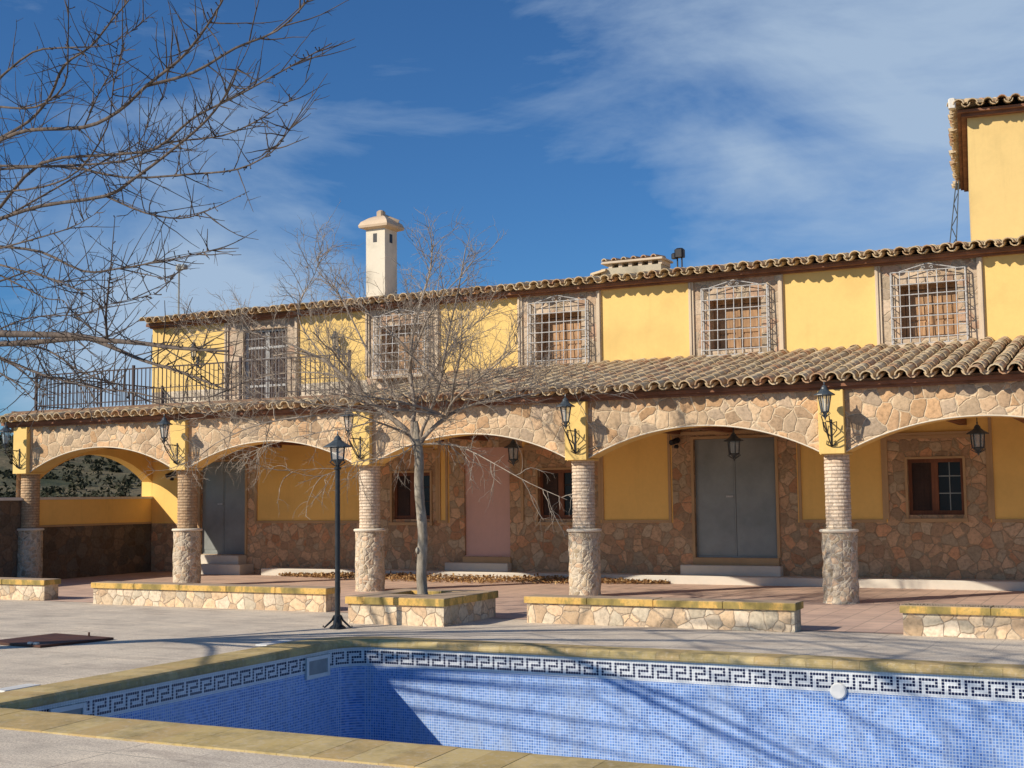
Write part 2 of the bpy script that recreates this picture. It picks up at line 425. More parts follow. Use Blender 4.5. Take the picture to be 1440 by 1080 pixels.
# hills behind and to the left
def hill_h(x, y):
    d = math.hypot(x, y)
    a = math.atan2(-x, y)            # 0 ahead, + to the left
    e = .0
    s = min(1, max(0, (d-55)/150))
    s = s*s*(3-2*s)
    ridge = 10.0 + 2.0*noise.noise(Vector((x*.008, y*.008, 0)))*2 + 1.2*noise.noise(Vector((x*.04, y*.04, 3)))
    side = min(1, max(0, (a-.25)/.35))
    return s*ridge*(.28+.72*side)
g = MB(); N = 90
vs = []
for i in range(N+1):
    for j in range(70):
        ang = -.9 + 2.6*i/N
        d = 55 + 330*(j/69)**1.4
        x, y = -math.sin(ang)*d, math.cos(ang)*d
        vs.append((x, y, hill_h(x, y)-.05 if j < 69 else -3))
fs = []
for i in range(N):
    for j in range(69):
        fs.append((i*70+j, i*70+j+1, (i+1)*70+j+1, (i+1)*70+j))
g.add(vs, fs)
tag(g.build('hills', MAT['hill'], smooth=True), kind='structure')

def leaf_clump(mb, c, r, n, size, rg, flat=.8):
    for _ in range(n):
        d = Vector((rg.gauss(0,1), rg.gauss(0,1), rg.gauss(0,1))).normalized()*r*(rg.random()**.4)
        d.z = d.z*flat
        p = Vector(c)+d
        u = Vector((rg.gauss(0,1), rg.gauss(0,1), rg.gauss(0,1))).normalized()
        w = u.orthogonal().normalized()
        s_ = size*rg.uniform(.6, 1.4)
        mb.add([p-u*s_, p+w*s_*.5, p+u*s_, p-w*s_*.5], [(0,1,2,3)])
rg = random.Random(3)
g = MB()
for _ in range(1600):
    ang = rg.uniform(.55, 1.05); d = rg.uniform(95, 240)
    x, y = -math.sin(ang)*d, math.cos(ang)*d
    r = rg.choice((.3,.4,.5,.6,.9))*rg.uniform(.8,1.3)
    leaf_clump(g, (x, y, hill_h(x, y)+r*.25), r, 36, .16, rg)
tag(g.build('hillside_scrub', MAT['foliage']), 'dark green pines and scrub scattered over the far hillside', 'scrub', kind='stuff')
g = MB()
for _ in range(900):
    ang = rg.uniform(.55, 1.0); d = rg.uniform(38, 54)
    x, y = -math.sin(ang)*d, math.cos(ang)*d
    r = rg.uniform(.35, .8)
    leaf_clump(g, (x, y, r*1.2+.25), r*1.05, 80, .075, rg)
tag(g.build('thicket', MAT['foliage']), 'dark tangled thicket seen through the end arch above the parapet', 'bushes', kind='stuff')

# ------------------------------------------------------------------ roof tiles
def clay_tile(mb, base, a, xv, n, L, r0, r1, cover=True, seg=6, th=.018, hgt=.95, m=0):
    """one barrel tile; base = middle of its lower end, a = up the slope, n = normal"""
    vs = []; sg = 1 if cover else -1
    for (s_, r) in ((0, r0), (L, r1)):
        for dr in (0, -th):
            for k in range(seg+1):
                t_ = math.pi*k/seg
                vs.append(base + a*s_ + xv*((r+dr)*math.cos(t_)) + n*(sg*(r+dr)*hgt*math.sin(t_)))
    q = seg+1; fs = []
    for k in range(seg):
        fs.append((k, k+1, 2*q+k+1, 2*q+k))
        fs.append((q+k+1, q+k, 3*q+k, 3*q+k+1))
        fs.append((k+1, k, q+k, q+k+1))
    fs.append((0, 2*q, 3*q, q)); fs.append((seg, q+seg, 3*q+seg, 2*q+seg))
    mb.add(vs, fs, m)
def tile_field(mb, o, xv, a, n, width, length, pitch=.245, expo=.29, rg=rnd, hip=None, lift=.0):
    """rows of barrel tiles from the eaves line o + xv*u upwards"""
    nc = int(width/pitch)
    for i in range(nc):
        u = (i+.5)*pitch
        Lr = length if hip is None else hip(u)
        nr = max(1, int(math.ceil(Lr/expo)))
        jx = rg.uniform(-.018, .018); slip = rg.choice((0,0,0,0,-.05,.04))
        for j in range(nr):
            s_ = j*expo + rg.uniform(-.012, .012) + (rg.uniform(-.03,.02)+slip*.8 if j == 0 else 0)
            b = o + xv*(u+jx+rg.uniform(-.010,.010)) + a*s_ + n*(.064+rg.uniform(-.006,.010)+lift)
            aa = (a + n*-.012 + xv*rg.uniform(-.02,.02)).normalized()
            clay_tile(mb, b, aa, xv, n, .40, .094+rg.uniform(-.005,.008)+(.005 if j == 0 else 0), .084, True, th=.018 if j == 0 else .011)
            b2 = o + xv*(u+pitch/2+rg.uniform(-.006,.006)) + a*(s_+.05) + n*(.088+lift+rg.uniform(-.006,.006))
            clay_tile(mb, b2 - n*(.014 if j else 0), (a+n*.01).normalized(), xv, n, .43, .082, .10, False, 5, th=.018 if j == 0 else .006, m=0 if j == 0 else 1)

X_ = Vector((1,0,0)); Y_ = Vector((0,1,0)); Z_ = Vector((0,0,1))
# ------------------------------------------------------------------ the farmhouse
F0 = Vector((-9, YW, 0))
house = thing('farmhouse', F0, 'long yellow two storey farmhouse with a stone arcade and clay tile roofs', 'house')
def part(mb, name, mats, parent=house, smooth=False): return mb.build(name, mats, parent, org=F0 if parent is house else F0, smooth=smooth)

def wall_grid(mb, xs, zs, y, opens, matf, reveal=.16, flip=False, rev_m=None):
    """vertical wall in the plane Y=y, facing -Y, with real openings and reveals"""
    xs = sorted(set(round(x,4) for x in xs + [o[0] for o in opens] + [o[1] for o in opens]))
    zs = sorted(set(round(z_,4) for z_ in zs + [o[2] for o in opens] + [o[3] for o in opens]))
    for i in range(len(xs)-1):
        for j in range(len(zs)-1):
            cx, cz = (xs[i]+xs[i+1])/2, (zs[j]+zs[j+1])/2
            if any(o[0] < cx < o[1] and o[2] < cz < o[3] for o in opens): continue
            mb.quad((xs[i],y,zs[j]),(xs[i+1],y,zs[j]),(xs[i+1],y,zs[j+1]),(xs[i],y,zs[j+1]), matf(cx, cz))
    for o in opens:
        x0,x1,z0,z1 = o[:4]; m = matf(x0-.02, (z0+z1)/2) if rev_m is None else rev_m; yb_ = y+reveal
        mb.quad((x0,y,z0),(x0,yb_,z0),(x0,yb_,z1),(x0,y,z1), m)
        mb.quad((x1,y,z0),(x1,y,z1),(x1,yb_,z1),(x1,yb_,z0), m)
        mb.quad((x0,y,z0),(x1,y,z0),(x1,yb_,z0),(x0,yb_,z0), m)
        mb.quad((x0,y,z1),(x0,yb_,z1),(x1,yb_,z1),(x1,y,z1), m)

# --- house wall: ground floor behind the arcade, upper floor above the lean-to roof
G_OPEN = [(-7.56,-6.05,.46,2.60), (-12.34,-11.33,.43,2.57), (-3.78,-2.88,1.21,2.16), (-10.71,-9.78,1.16,2.11),
          (-14.01,-13.11,1.16,2.11), (-18.98,-17.74,.41,2.43)]
U_OPEN = [(x+.36, x+1.33, 4.20, 5.15) for x in WX] + [(-17.84,-16.65,3.42,5.30)]
G_SUR = [(-7.98,-5.67,0,2.95), (-12.68,-11.05,0,2.95), (-4.13,-2.48,0,2.53), (-11.05,-9.42,0,2.53), (-14.36,-12.95,0,2.53), (-19.30,-17.50,0,2.95)]
U_SUR = [(x, x+1.73, 3.3, 5.52) for x in WX] + [(-18.31,-16.36,3.3,5.52)]
def gm(x, z_):
    if z_ < 1.085: return 0
    for s_ in G_SUR:
        if s_[0] < x < s_[1] and z_ < s_[3]: return 0
    return 1
def um(x, z_):
    for s_ in U_SUR:
        if s_[0] < x < s_[1]: return 3
    if z_ < 4.05 and x < -12.6: return 4
    return 2
w = MB()
wall_grid(w, [XL-.0, XR]+[q for s_ in G_SUR for q in s_[:2]], [0, 1.085, 2.53, 2.95], YW, G_OPEN, gm, .18)
wall_grid(w, [-20.42, XR, -12.6]+[q for s_ in U_SUR for q in s_[:2]], [2.95, 4.05, 5.60], YW, U_OPEN, um, .36)
# return walls and the back of the block
w.quad((-20.42,YW,2.95),(-20.42,YW,5.6),(-20.42,30,5.6),(-20.42,30,2.95),2)
w.quad((XL,YW,0),(XL,YW,2.95),(XL,30,2.95),(XL,30,0),2)
w.quad((XR,YW,0),(XR,30,0),(XR,30,5.6),(XR,YW,5.6),2)
w.quad((XL,30,0),(XL,30,5.6),(XR,30,5.6),(XR,30,0),2)
# dark interior behind the openings
part(w, 'wall', [MAT['stone_back'], MAT['yellow_shaded'], MAT['yellow'], MAT['stone_surround'], m_stone('pale_plinth_stone', [(.62,.52,.38),(.56,.46,.34),(.66,.57,.44)], 5, (.52,.44,.32), .04, .5)])

# mouldings round the yellow panels and the window surrounds
tr = MB()
def frame_strip(mb, x0, x1, z0, z1, y, wd=.05, pr=.028, sides='LRTB', m=0):
    if 'L' in sides: mb.box(x0-wd/2, x0+wd/2, y-pr, y+.01, z0, z1, m)
    if 'R' in sides: mb.box(x1-wd/2, x1+wd/2, y-pr, y+.01, z0, z1, m)
    if 'T' in sides: mb.box(x0+wd/2+.001, x1-wd/2-.001, y-pr+.002, y+.01, z1-wd, z1-.002, m)
    if 'B' in sides: mb.box(x0+wd/2+.001, x1-wd/2-.001, y-pr+.002, y+.01, z0+.002, z0+wd, m)
panels = [(-9.37,-8.03), (-5.62,-4.18), (-2.43,XR), (-17.45,-14.41), (-12.90,-12.73)]
for (a, b_) in panels:
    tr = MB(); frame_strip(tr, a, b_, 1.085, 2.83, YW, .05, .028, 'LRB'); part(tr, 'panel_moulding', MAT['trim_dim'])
for (a, b_) in ((-4.13,-2.48), (-11.05,-9.42), (-14.36,-12.95)):
    tr = MB(); frame_strip(tr, a, b_, 1.14, 2.55, YW-.002, .055, .034, 'LRT')
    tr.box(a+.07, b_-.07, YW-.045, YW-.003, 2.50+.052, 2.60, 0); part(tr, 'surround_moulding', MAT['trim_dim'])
for o in G_OPEN[2:5]:
    tr = MB(); frame_strip(tr, o[0]-.02, o[1]+.02, o[2]-.06, o[3]+.03, YW-.003, .04, .03, 'LRT')
    tr.box(o[0]-.06, o[1]+.06, YW-.06, YW-.004, o[2]-.12, o[2]-.061, 0); part(tr, 'window_moulding', MAT['trim_dim'])
for o in (G_OPEN[0], G_OPEN[5]):
    tr = MB(); frame_strip(tr, o[0]-.025, o[1]+.025, o[2], o[3]+.05, YW-.003, .05, .03, 'LRT'); part(tr, 'door_moulding', MAT['trim_dim'])
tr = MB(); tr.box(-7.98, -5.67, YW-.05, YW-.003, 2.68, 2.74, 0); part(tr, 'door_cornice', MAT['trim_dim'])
tr = MB()
for s_ in U_SUR:
    for xx, sgn in ((s_[0], 1), (s_[1], -1)):
        tr = MB(); zb = 4.12 if s_[0] > -15 else 3.42
        tr.box(xx-.02, xx+.075 if sgn > 0 else xx+.02, YW-.035, YW+.01, zb, 5.5) if sgn > 0 else tr.box(xx-.075, xx+.02, YW-.035, YW+.01, zb, 5.5)
        c = xx+.015 if sgn > 0 else xx-.015
        tr.box(c-.018, c+.018, YW-.06, YW-.036, zb+.002, 5.49); part(tr, 'surround_moulding', MAT['trim'])

# --- upper windows: wooden shutters behind a projecting iron cage
def rail_box(mb, a, b_, r):
    mb.tube([a, b_], r, 5)
def upper_window(x):
    """origin at the left foot of the surround"""
    org = Vector((x, YW, 0))
    o0, o1, z0, z1 = .36, 1.33, 4.20, 5.15
    f = MB()
    y = .27
    f.box(o0, o0+.06, y, y+.05, z0, z1); f.box(o1-.06, o1, y, y+.05, z0, z1)
    f.box(o0+.06, o1-.06, y+.002, y+.048, z1-.07, z1); f.box(o0+.06, o1-.06, y+.002, y+.048, z0, z0+.05)
    f.box((o0+o1)/2-.025, (o0+o1)/2+.025, y-.008, y+.046, z0+.05, z1-.07)
    fr = f.build('window', MAT['wood'], house, loc=org-F0)
    s_ = MB()
    for (a, b_) in ((o0+.07, (o0+o1)/2-.03), ((o0+o1)/2+.03, o1-.07)):
        s_.box(a, b_, y+.03, y+.045, z0+.06, z1-.08)
        for k in range(3):
            h0 = z0+.08+k*.27
            s_.box(a+.045, b_-.045, y+.012, y+.029, h0, h0+.23)
        s_.box(a, a+.04, y+.008, y+.031, z0+.06, z1-.08); s_.box(b_-.04, b_, y+.008, y+.031, z0+.06, z1-.08)
    s_.build('shutter', MAT['wood'], fr)
    gl = MB()
    gl.box(o0-.01, o1+.01, y+.052, y+.06, z0-.01, z1+.01)
    gl.build('pane', MAT['dark_glass'], fr)
    gr = MB(); gx0, gx1, gz0, gz1, gy = .26, 1.48, 4.10, 5.34, -.17
    nv = 8; gyf = lambda h: -.13-.05*(gz1-h)/(gz1-gz0); gy = -.13
    for k in range(nv+1):
        xx = gx0+(gx1-gx0)*k/nv
        gr.tube([(xx,gyf(gz0),gz0),(xx,gyf(gz1),gz1)], .0085 if 0 < k < nv else .012, 5)
    hz = [gz0, 4.20, 4.38, 4.56, 4.75, 4.94, 5.12, gz1-.0]
    for h in hz:
        gr.tube([(gx0,gyf(h)-.004,h),(gx1,gyf(h)-.004,h)], .0095, 5)
        gr.tube([(gx0,gyf(h),h),(gx0,.01,h)], .009, 5); gr.tube([(gx1,gyf(h),h),(gx1,.01,h)], .009, 5)
    for yy in (-.06, -.015):
        gr.tube([(gx0,yy,gz0),(gx0,yy,gz1)], .008, 5); gr.tube([(gx1,yy,gz0),(gx1,yy,gz1)], .008, 5)
    # pediment of scrolls over the cage
    mx = (gx0+gx1)/2
    gr.tube([(gx0+.15,gy,gz1+.01),(mx,gy,gz1+.12)], .009, 5); gr.tube([(mx,gy,gz1+.12),(gx1-.15,gy,gz1+.01)], .009, 5)
    for cx, sg in ((mx-.07,1),(mx+.07,-1)):
        gr.tube([(cx+sg*.035*math.cos(t_*.7)*(1-t_*.08), gy, gz1+.045+.035*math.sin(t_*.7)*(1-t_*.08)) for t_ in range(10)], .007, 4)
    gr.build('window_grille', MAT['silver'], fr)
    sl = MB(); sl.bevbox(.22, 1.50, -.24, .0, 4.035, 4.085, .008)
    sl.build('sill', MAT['trim'], fr)
    return fr
win = upper_window(WX[0])
for x in WX[1:]:
    c = copy_tree(win, house); c.location = Vector((x, YW, 0))-F0

# --- glazed terrace door with bars on the upper floor
d = MB(); x0, x1, z0, z1 = -17.84, -16.65, 3.42, 5.30; y = YW+.10; mx = (x0+x1)/2
for (a, b_) in ((x0,x0+.05),(mx-.045,mx-.003),(mx+.003,mx+.045),(x1-.05,x1)): d.box(a, b_, y, y+.04, z0, z1)
for (a, b_) in ((x0+.05,mx-.045),(mx+.045,x1-.05)):
    for h in (z0, z0+.62, z1-.42, z1-.05): d.box(a, b_, y+.002, y+.038, h, h+.05)
td = part(d, 'door', m_metal('grey_white_door', (.50,.49,.46), .5, 0, nz=5, var=.1))
td['label'] = 'white barred door onto the terrace'
d = MB(); d.box(x0+.051, x1-.051, y+.012, y+.02, z0+.05, z1-.05); part(d, 'pane', MAT['wood_dark'], td).location = (0,0,0)
d = MB()
for k in range(1, 13):
    xx = x0+(x1-x0)*k/13; d.tube([(xx,y-.03,z0+.05),(xx,y-.03,z1-.05)], .007, 4)
for h in (3.75, 4.2, 4.65, 5.1): d.tube([(x0,y-.036,h),(x1,y-.036,h)], .007, 4)
part(d, 'door_grille', MAT['silver'], td)

# --- ground floor doors
def metal_door(x0, x1, z0, z1):
    mx = (x0+x1)/2; y = YW+.06
    d = MB()
    for (a, b_) in ((x0+.004, mx-.004), (mx+.004, x1-.004)):
        d.box(a, b_, y, y+.04, z0+.03, z1-.004)
        d.box(a+.03, b_-.03, y-.006, y-.001, z0+.10, z0+.95)
        d.box(a+.03, b_-.03, y-.006, y-.001, z0+1.0, z1-.06)
    d.box(x0, x1, y-.02, y+.05, z0-.0, z0+.028)
    o = part(d, 'door', MAT['door_metal'])
    h = MB(); h.box(mx-.17, mx-.04, y-.035, y-.022, z0+1.08, z0+1.11); h.box(mx-.06, mx-.045, y-.022, y-.006, z0+1.085, z0+1.105)
    part(h, 'handle', MAT['silver'], o)
    for zz in (z0+.25, z0+1.25, z0+1.98):
        for xx in (x0-.012, x1+.012):
            if zz < z1:
                h = MB(); h.tube([(xx,y-.03,zz-.05),(xx,y-.03,zz+.05)], .014, 6); part(h, 'hinge', MAT['iron'], o)
    return o
metal_door(-7.56,-6.05,.46,2.60); metal_door(-18.98,-17.74,.41,2.43)
d = MB(); d.box(-12.338,-11.332,YW+.05,YW+.09,.45,2.568); d.box(-12.34,-11.33,YW+.02,YW+.10,.43,.449)
o = part(d, 'door', MAT['pink']); o['label'] = 'plain pink painted door'
st = MB()
st.bevbox(-7.80,-5.96,22.50,YW-.001,.151,.33,.012); part(st, 'door_step', MAT['concrete'])
st = MB(); st.box(-7.60,-6.02,YW-.05,YW-.002,.331,.455); part(st, 'threshold', MAT['trim_dim'])
st = MB(); st.bevbox(-12.70,-11.30,22.52,YW-.001,.151,.31,.012)
part(st, 'door_step', MAT['concrete'])
st = MB(); st.box(-12.36,-11.31,YW-.05,YW-.002,.311,.42); part(st, 'threshold', MAT['trim_dim'])
st = MB(); st.bevbox(-19.2,-17.5,22.2,YW-.001,.006,.22,.012); st.bevbox(-19.0,-17.7,22.4,YW-.002,.221,.40,.012)
part(st, 'door_step', MAT['concrete'])

# --- ground floor windows
for (x0, x1, z0, z1) in G_OPEN[2:5]:
    y = YW+.09; mx = (x0+x1)/2-.02
    d = MB()
    d.box(x0,x0+.055,y,y+.05,z0,z1); d.box(x1-.055,x1,y,y+.05,z0,z1)
    d.box(x0+.055,x1-.055,y+.002,y+.048,z1-.07,z1); d.box(x0+.055,x1-.055,y+.002,y+.048,z0,z0+.07)
    d.box(mx-.055,mx+.055,y-.006,y+.046,z0+.07,z1-.07)
    fr = part(d, 'window', MAT['beam'])
    s_ = MB()
    s_.box(x0+.056,mx-.056,y+.02,y+.035,z0+.071,z1-.071)
    for k in range(11):
        h = z0+.09+k*.068
        s_.box(x0+.09,mx-.09,y+.008,y+.0195,h,h+.045)
    part(s_, 'shutter', MAT['wood_dark'], fr)
    p_ = MB(); p_.box(mx+.056,x1-.056,y+.03,y+.036,z0+.071,z1-.071); part(p_, 'pane', MAT['dark_glass'], fr)
    p_ = MB()
    for h in (z0+.35, z0+.64): p_.box(mx+.057,x1-.057,y+.018,y+.029,h,h+.018)
    p_.box((mx+x1)/2-.008,(mx+x1)/2+.008,y+.0185,y+.0285,z0+.072,z1-.072)
    part(p_, 'glazing_bar', MAT['door_metal' if x0 > -5 else 'wood_dark'], fr)

# --- arcade wall with segmental arches
def arch_pts(xa, xb, spr, crn, n=28):
    hw = (xb-xa)/2; h = crn-spr; rr = (hw*hw+h*h)/(2*h); cx = (xa+xb)/2; cz = crn-rr
    a0 = math.asin(hw/rr)
    return [(cx+rr*math.sin(-a0+2*a0*k/n), cz+rr*math.cos(-a0+2*a0*k/n)) for k in range(n+1)]
aw = MB(); TOP = 3.14
bays = []
for k in range(len(CX)-1): bays.append((CX[k]+.185, CX[k+1]-.185))
for (xa, xb) in bays:
    pts = arch_pts(xa, xb, SPR, CRN)
    for (p, q) in zip(pts[:-1], pts[1:]):
        aw.quad((p[0],YF,p[1]),(q[0],YF,q[1]),(q[0],YF,TOP),(p[0],YF,TOP),0)
        aw.quad((p[0],YB,p[1]),(p[0],YB,TOP),(q[0],YB,TOP),(q[0],YB,q[1]),1)
        aw.quad((p[0],YF,p[1]),(p[0],YB,p[1]),(q[0],YB,q[1]),(q[0],YF,q[1]),1)
for x in CX:
    aw.quad((x-.185,YF,SPR),(x+.185,YF,SPR),(x+.185,YF,TOP),(x-.185,YF,TOP),0)
    aw.quad((x-.185,YB,SPR),(x-.185,YB,TOP),(x+.185,YB,TOP),(x+.185,YB,SPR),1)
    aw.quad((x-.185,YF,SPR),(x-.185,YB,SPR),(x+.185,YB,SPR),(x+.185,YF,SPR),1)
aw.quad((CX[0]-.185,YF,0),(CX[0]-.185,YF,TOP),(CX[0]-.185,YB,TOP),(CX[0]-.185,YB,0),0)
aw.quad((CX[0]-.185,YF+.12,0),(CX[0]-.0,YF+.12,0),(CX[0]-.0,YF+.12,SPR),(CX[0]-.185,YF+.12,SPR),0)
part(aw, 'arcade_wall', [MAT['stone'], MAT['yellow']])
for (xa, xb) in bays:
    pts = arch_pts(xa, xb, SPR, CRN)
    am = MB(); am.tube([(p[0],YF-.001,p[1]+.004) for p in pts], .010, 5); part(am, 'arch_bead', MAT['cream'])
# end wall of the arcade: parapet and arch, seen from inside
ew = MB(); xe0, xe1 = XL-.26, XL+.02
ya, yb2 = YB+.02, YW-.004
hw = (yb2-ya)/2
pts = arch_pts(ya, yb2, 2.02, 2.60)
for side, m in ((xe1, 1), (xe0, 0)):
    for (p, q) in zip(pts[:-1], pts[1:]):
        ew.quad((side,p[0],p[1]),(side,q[0],q[1]),(side,q[0],2.95),(side,p[0],2.95), m)
    ew.quad((side,yb2,0),(side,YW-.002,0),(side,YW-.002,1.1),(side,yb2,1.1), 2 if m else 0)
    ew.quad((side,yb2,1.1),(side,YW-.002,1.1),(side,YW-.002,2.95),(side,yb2,2.95), m)
    ew.quad((side,YF+.13,0),(side,yb2,0),(side,yb2,1.1),(side,YF+.13,1.1), 2 if m else 0)
    ew.quad((side,YF+.13,1.1),(side,yb2,1.1),(side,yb2,1.64),(side,YF+.13,1.64), m)
    ew.quad((side,YF+.13,1.64),(side,ya,1.64),(side,ya,2.95),(side,YF+.13,2.95), m)
for (p, q) in zip(pts[:-1], pts[1:]):
    ew.quad((xe0,p[0],p[1]),(xe1,p[0],p[1]),(xe1,q[0],q[1]),(xe0,q[0],q[1]),1)
ew.quad((xe0,yb2,1.64),(xe1,yb2,1.64),(xe1,yb2,2.02),(xe0,yb2,2.02),1)
ew.quad((xe0,ya,1.64),(xe1,ya,1.64),(xe1,ya,2.02),(xe0,ya,2.02),1)
ew.box(xe0-.03, xe1+.03, ya+.002, yb2-.002, 1.641, 1.69, 3)
ew.box(xe1+.001, xe1+.03, YF+.14, YW-.04, 1.08, 1.12, 4)
ew.add([(xe0-.02,YW-.003,0),(XL+.0,YW-.003,0),(XL+.0,YW-.003,2.95),(xe0-.02,YW-.003,2.95)],[(0,1,2,3)],1)
part(ew, 'end_wall', [MAT['stone'], MAT['yellow_shaded'], MAT['stone_end'], MAT['lime'], MAT['trim_dim']])
# ceiling and beams
ce = MB(); ce.box(XL+.03, XR, YB+.001, YW-.001, 2.86, 2.94); part(ce, 'ceiling', MAT['ceiling'])
x = XL+.55
while x < XR:
    bm = MB(); bm.box(x-.06, x+.06, YB+.002, YW-.003, 2.70, 2.859); x += 1.0; part(bm, 'ceiling_beam', MAT['beam'])

# --- columns
def column(x):
    org = Vector((x, YC, 0))
    s_ = MB(); prof = []
    z_ = 1.07; n = 21; dz = (SPR-.01-z_)/n
    for k in range(n):
        a = z_+k*dz
        prof += [(.176, a), (.183, a+.008), (.184, a+dz*.5), (.182, a+dz-.009)]
    prof.append((.172, SPR-.01))
    s_.lathe(prof, 28, jit=lambda a, zz: .006*noise.noise(Vector((math.cos(a)*4, math.sin(a)*4, zz*17))))
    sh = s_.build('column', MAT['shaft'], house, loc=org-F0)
    b = MB(); prof = [(.262, .0)] + [(.255-.006*k/22, .045*k+.02) for k in range(23)] + [(.24, 1.03)]
    b.lathe(prof, 40, jit=lambda a, zz: .020*noise.noise(Vector((math.cos(a)*2.2+5, math.sin(a)*2.2, zz*6)))+.008*noise.noise(Vector((math.cos(a)*7, math.sin(a)*7, zz*18+3))))
    b.build('base', MAT['stone_col'], sh)
    r_ = MB(); r_.lathe([(.24,1.025),(.275,1.028),(.285,1.05),(.27,1.068),(.22,1.073)], 32); r_.build('ring', MAT['cream'], sh, smooth=False)
    c = MB(); c.bevbox(-.185, .185, YF-YC-.10, YF-YC-.002, 2.165, 3.09, .006)
    c.bevbox(-.195, .195, -.20, .20, 2.155, 2.185, .006)
    c.build('corbel', MAT['yellow_corbel'], sh)
    return sh
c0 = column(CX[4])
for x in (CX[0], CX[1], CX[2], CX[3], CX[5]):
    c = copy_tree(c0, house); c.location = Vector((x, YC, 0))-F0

# --- lean-to roof over the arcade, and the eaves under the terrace
sl = .205; aL = Vector((0,1,sl)).normalized(); nL = Vector((0,-sl,1)).normalized()
YE = 18.60; ZE = 3.165
XS = -12.55
rf = MB()
tile_field(rf, Vector((XS,YE,ZE)), X_, aL, nL, XR-XS, (YW-YE)*1.03)
rl = part(rf, 'roof', [MAT['tile'], MAT['pan']])
rf = MB()
tile_field(rf, Vector((-20.92,YE,ZE)), X_, aL, nL, XS+20.92-.02, .45, expo=.30)
part(rf, 'eaves_tiles', [MAT['tile'], MAT['pan']])
dk = MB()
def slab(mb, x0, x1, ya_, za_, yb_, zb_, th, m=0):
    mb.add([(x0,ya_,za_),(x1,ya_,za_),(x1,yb_,zb_),(x0,yb_,zb_),(x0,ya_,za_-th),(x1,ya_,za_-th),(x1,yb_,zb_-th),(x0,yb_,zb_-th)],
           [(0,1,2,3),(7,6,5,4),(0,4,5,1),(1,5,6,2),(2,6,7,3),(3,7,4,0)], m)
slab(dk, XS, XR, YE+.23, ZE+.015+sl*.23, YW-.004, ZE+.015+sl*(YW-YE), .05)
slab(dk, -20.90, XS-.001, YE+.23, ZE+.015+sl*.23, YF+.12, ZE+.015+sl*.48, .05)
part(dk, 'roof_deck', MAT['mortar'])
ev = MB()
ev.box(-20.86, XR, YE+.21, YF+.06, 3.135, 3.185, 0)
ev.box(-20.80, XR, YE+.27, YF+.05, 3.095, 3.134, 0)
part(ev, 'eaves_board', MAT['eaves'])
# terrace floor with its kerb
tf = MB()
tf.box(-20.62, XS-.02, YF+.14, YW-.005, 3.27, 3.40, 0)
tf.box(-20.62, XS-.02, YF-.02, YF+.135, 3.255, 3.42, 0)
tf.box(-20.70, -20.625, YF-.02, YW, 3.0, 3.43, 0)
part(tf, 'terrace_floor', MAT['mortar'])
# side of the lean-to roof where it meets the terrace
sd = MB(); sd.add([(XS-.015,YF,3.2),(XS-.015,YW-.003,3.2),(XS-.015,YW-.003,4.08),(XS-.015,YF,3.27)], [(0,1,2,3)]); part(sd, 'roof_cheek', MAT['cream'])

# --- main roof
s2 = .165; a2 = Vector((0,1,s2)).normalized(); n2 = Vector((0,-s2,1)).normalized()
YE2, ZE2 = 22.30, 5.57; X2 = -20.50; YR = 27.6
rf = MB()
tile_field(rf, Vector((X2,YE2,ZE2)), X_, a2, n2, XR-X2, YR-YE2)
mroof = part(rf, 'roof', [MAT['tile'], MAT['pan']])
dk = MB(); slab(dk, X2+.04, XR, YE2+.23, ZE2+.015+s2*.23, YR, ZE2+.015+s2*(YR-YE2), .05)
slab(dk, X2+.04, XR, YR+.001, ZE2+.015+s2*(YR-YE2), 32, ZE2-.2, .05)
part(dk, 'roof_deck', MAT['mortar'])
ev = MB()
ev.box(X2+.04, XR, YE2+.22, YW+.05, ZE2-.03, ZE2+.02, 0)
ev.box(X2+.08, XR, YE2+.31, YW+.05, ZE2-.065, ZE2-.031, 0)
part(ev, 'eaves_board', MAT['eaves'])

# chimneys stand on the main roof: sub-parts of it
ch = MB(); cx0, cx1, cy0, cy1 = -15.80, -15.30, 24.50, 25.02
ch.box(cx0, cx1, cy0, cy1, 5.8, 7.66, 0)
for (a, b_, c_, d_) in ((-15.61,-15.51,cy0-.004,cy0+.02),):
    ch.box(a, b_, c_, d_, 7.36, 7.56, 1)
ch.box(cx1-.02, cx1+.004, 24.70, 24.82, 7.36, 7.56, 1)
part(ch, 'chimney', [MAT['chimney_white'], MAT['black']], mroof)
cp = MB()
mx, my = (cx0+cx1)/2, (cy0+cy1)/2
def sq(r, zz): return [(mx-r,my-r,zz),(mx+r,my-r,zz),(mx+r,my+r,zz),(mx-r,my+r,zz)]
prof = [(.27,7.661),(.37,7.70),(.385,7.75),(.34,7.84),(.21,7.94),(.12,7.985)]
vs = [];
for r_, zz in prof: vs += sq(r_, zz)
fs = [(3,2,1,0)]
for k in range(len(prof)-1):
    for i in range(4):
        j = (i+1) % 4; fs.append((k*4+i, k*4+j, k*4+4+j, k*4+4+i))
e = (len(prof)-1)*4; fs.append((e,e+1,e+2,e+3))
cp.add(vs, fs)
cp.bevbox(mx-.085, mx+.075, my-.10, my+.08, 7.975, 8.13, .03)
cp.tube([(mx,my,8.03),(mx+.33,my+.2,7.86)], [.05,.06], 8)
part(cp, 'chimney_cap', m_paint('clay_mortar_cap', (.68,.52,.36), .2, bs=.8), mroof)
ch = MB()
ch.box(-10.02, -8.72, 24.4, 24.95, 5.8, 6.235, 0)
part(ch, 'chimney', m_paint('low_chimney_render', (.50,.44,.32), .3, bs=.8), mroof)
ch = MB()
for k in range(6): ch.box(-9.86+k*.215, -9.78+k*.215, 24.42, 24.93, 6.236, 6.325)
ch.bevbox(-10.0, -8.66, 24.34, 25.0, 6.326, 6.37, .015)
part(ch, 'chimney_cap', MAT['trim'], mroof)
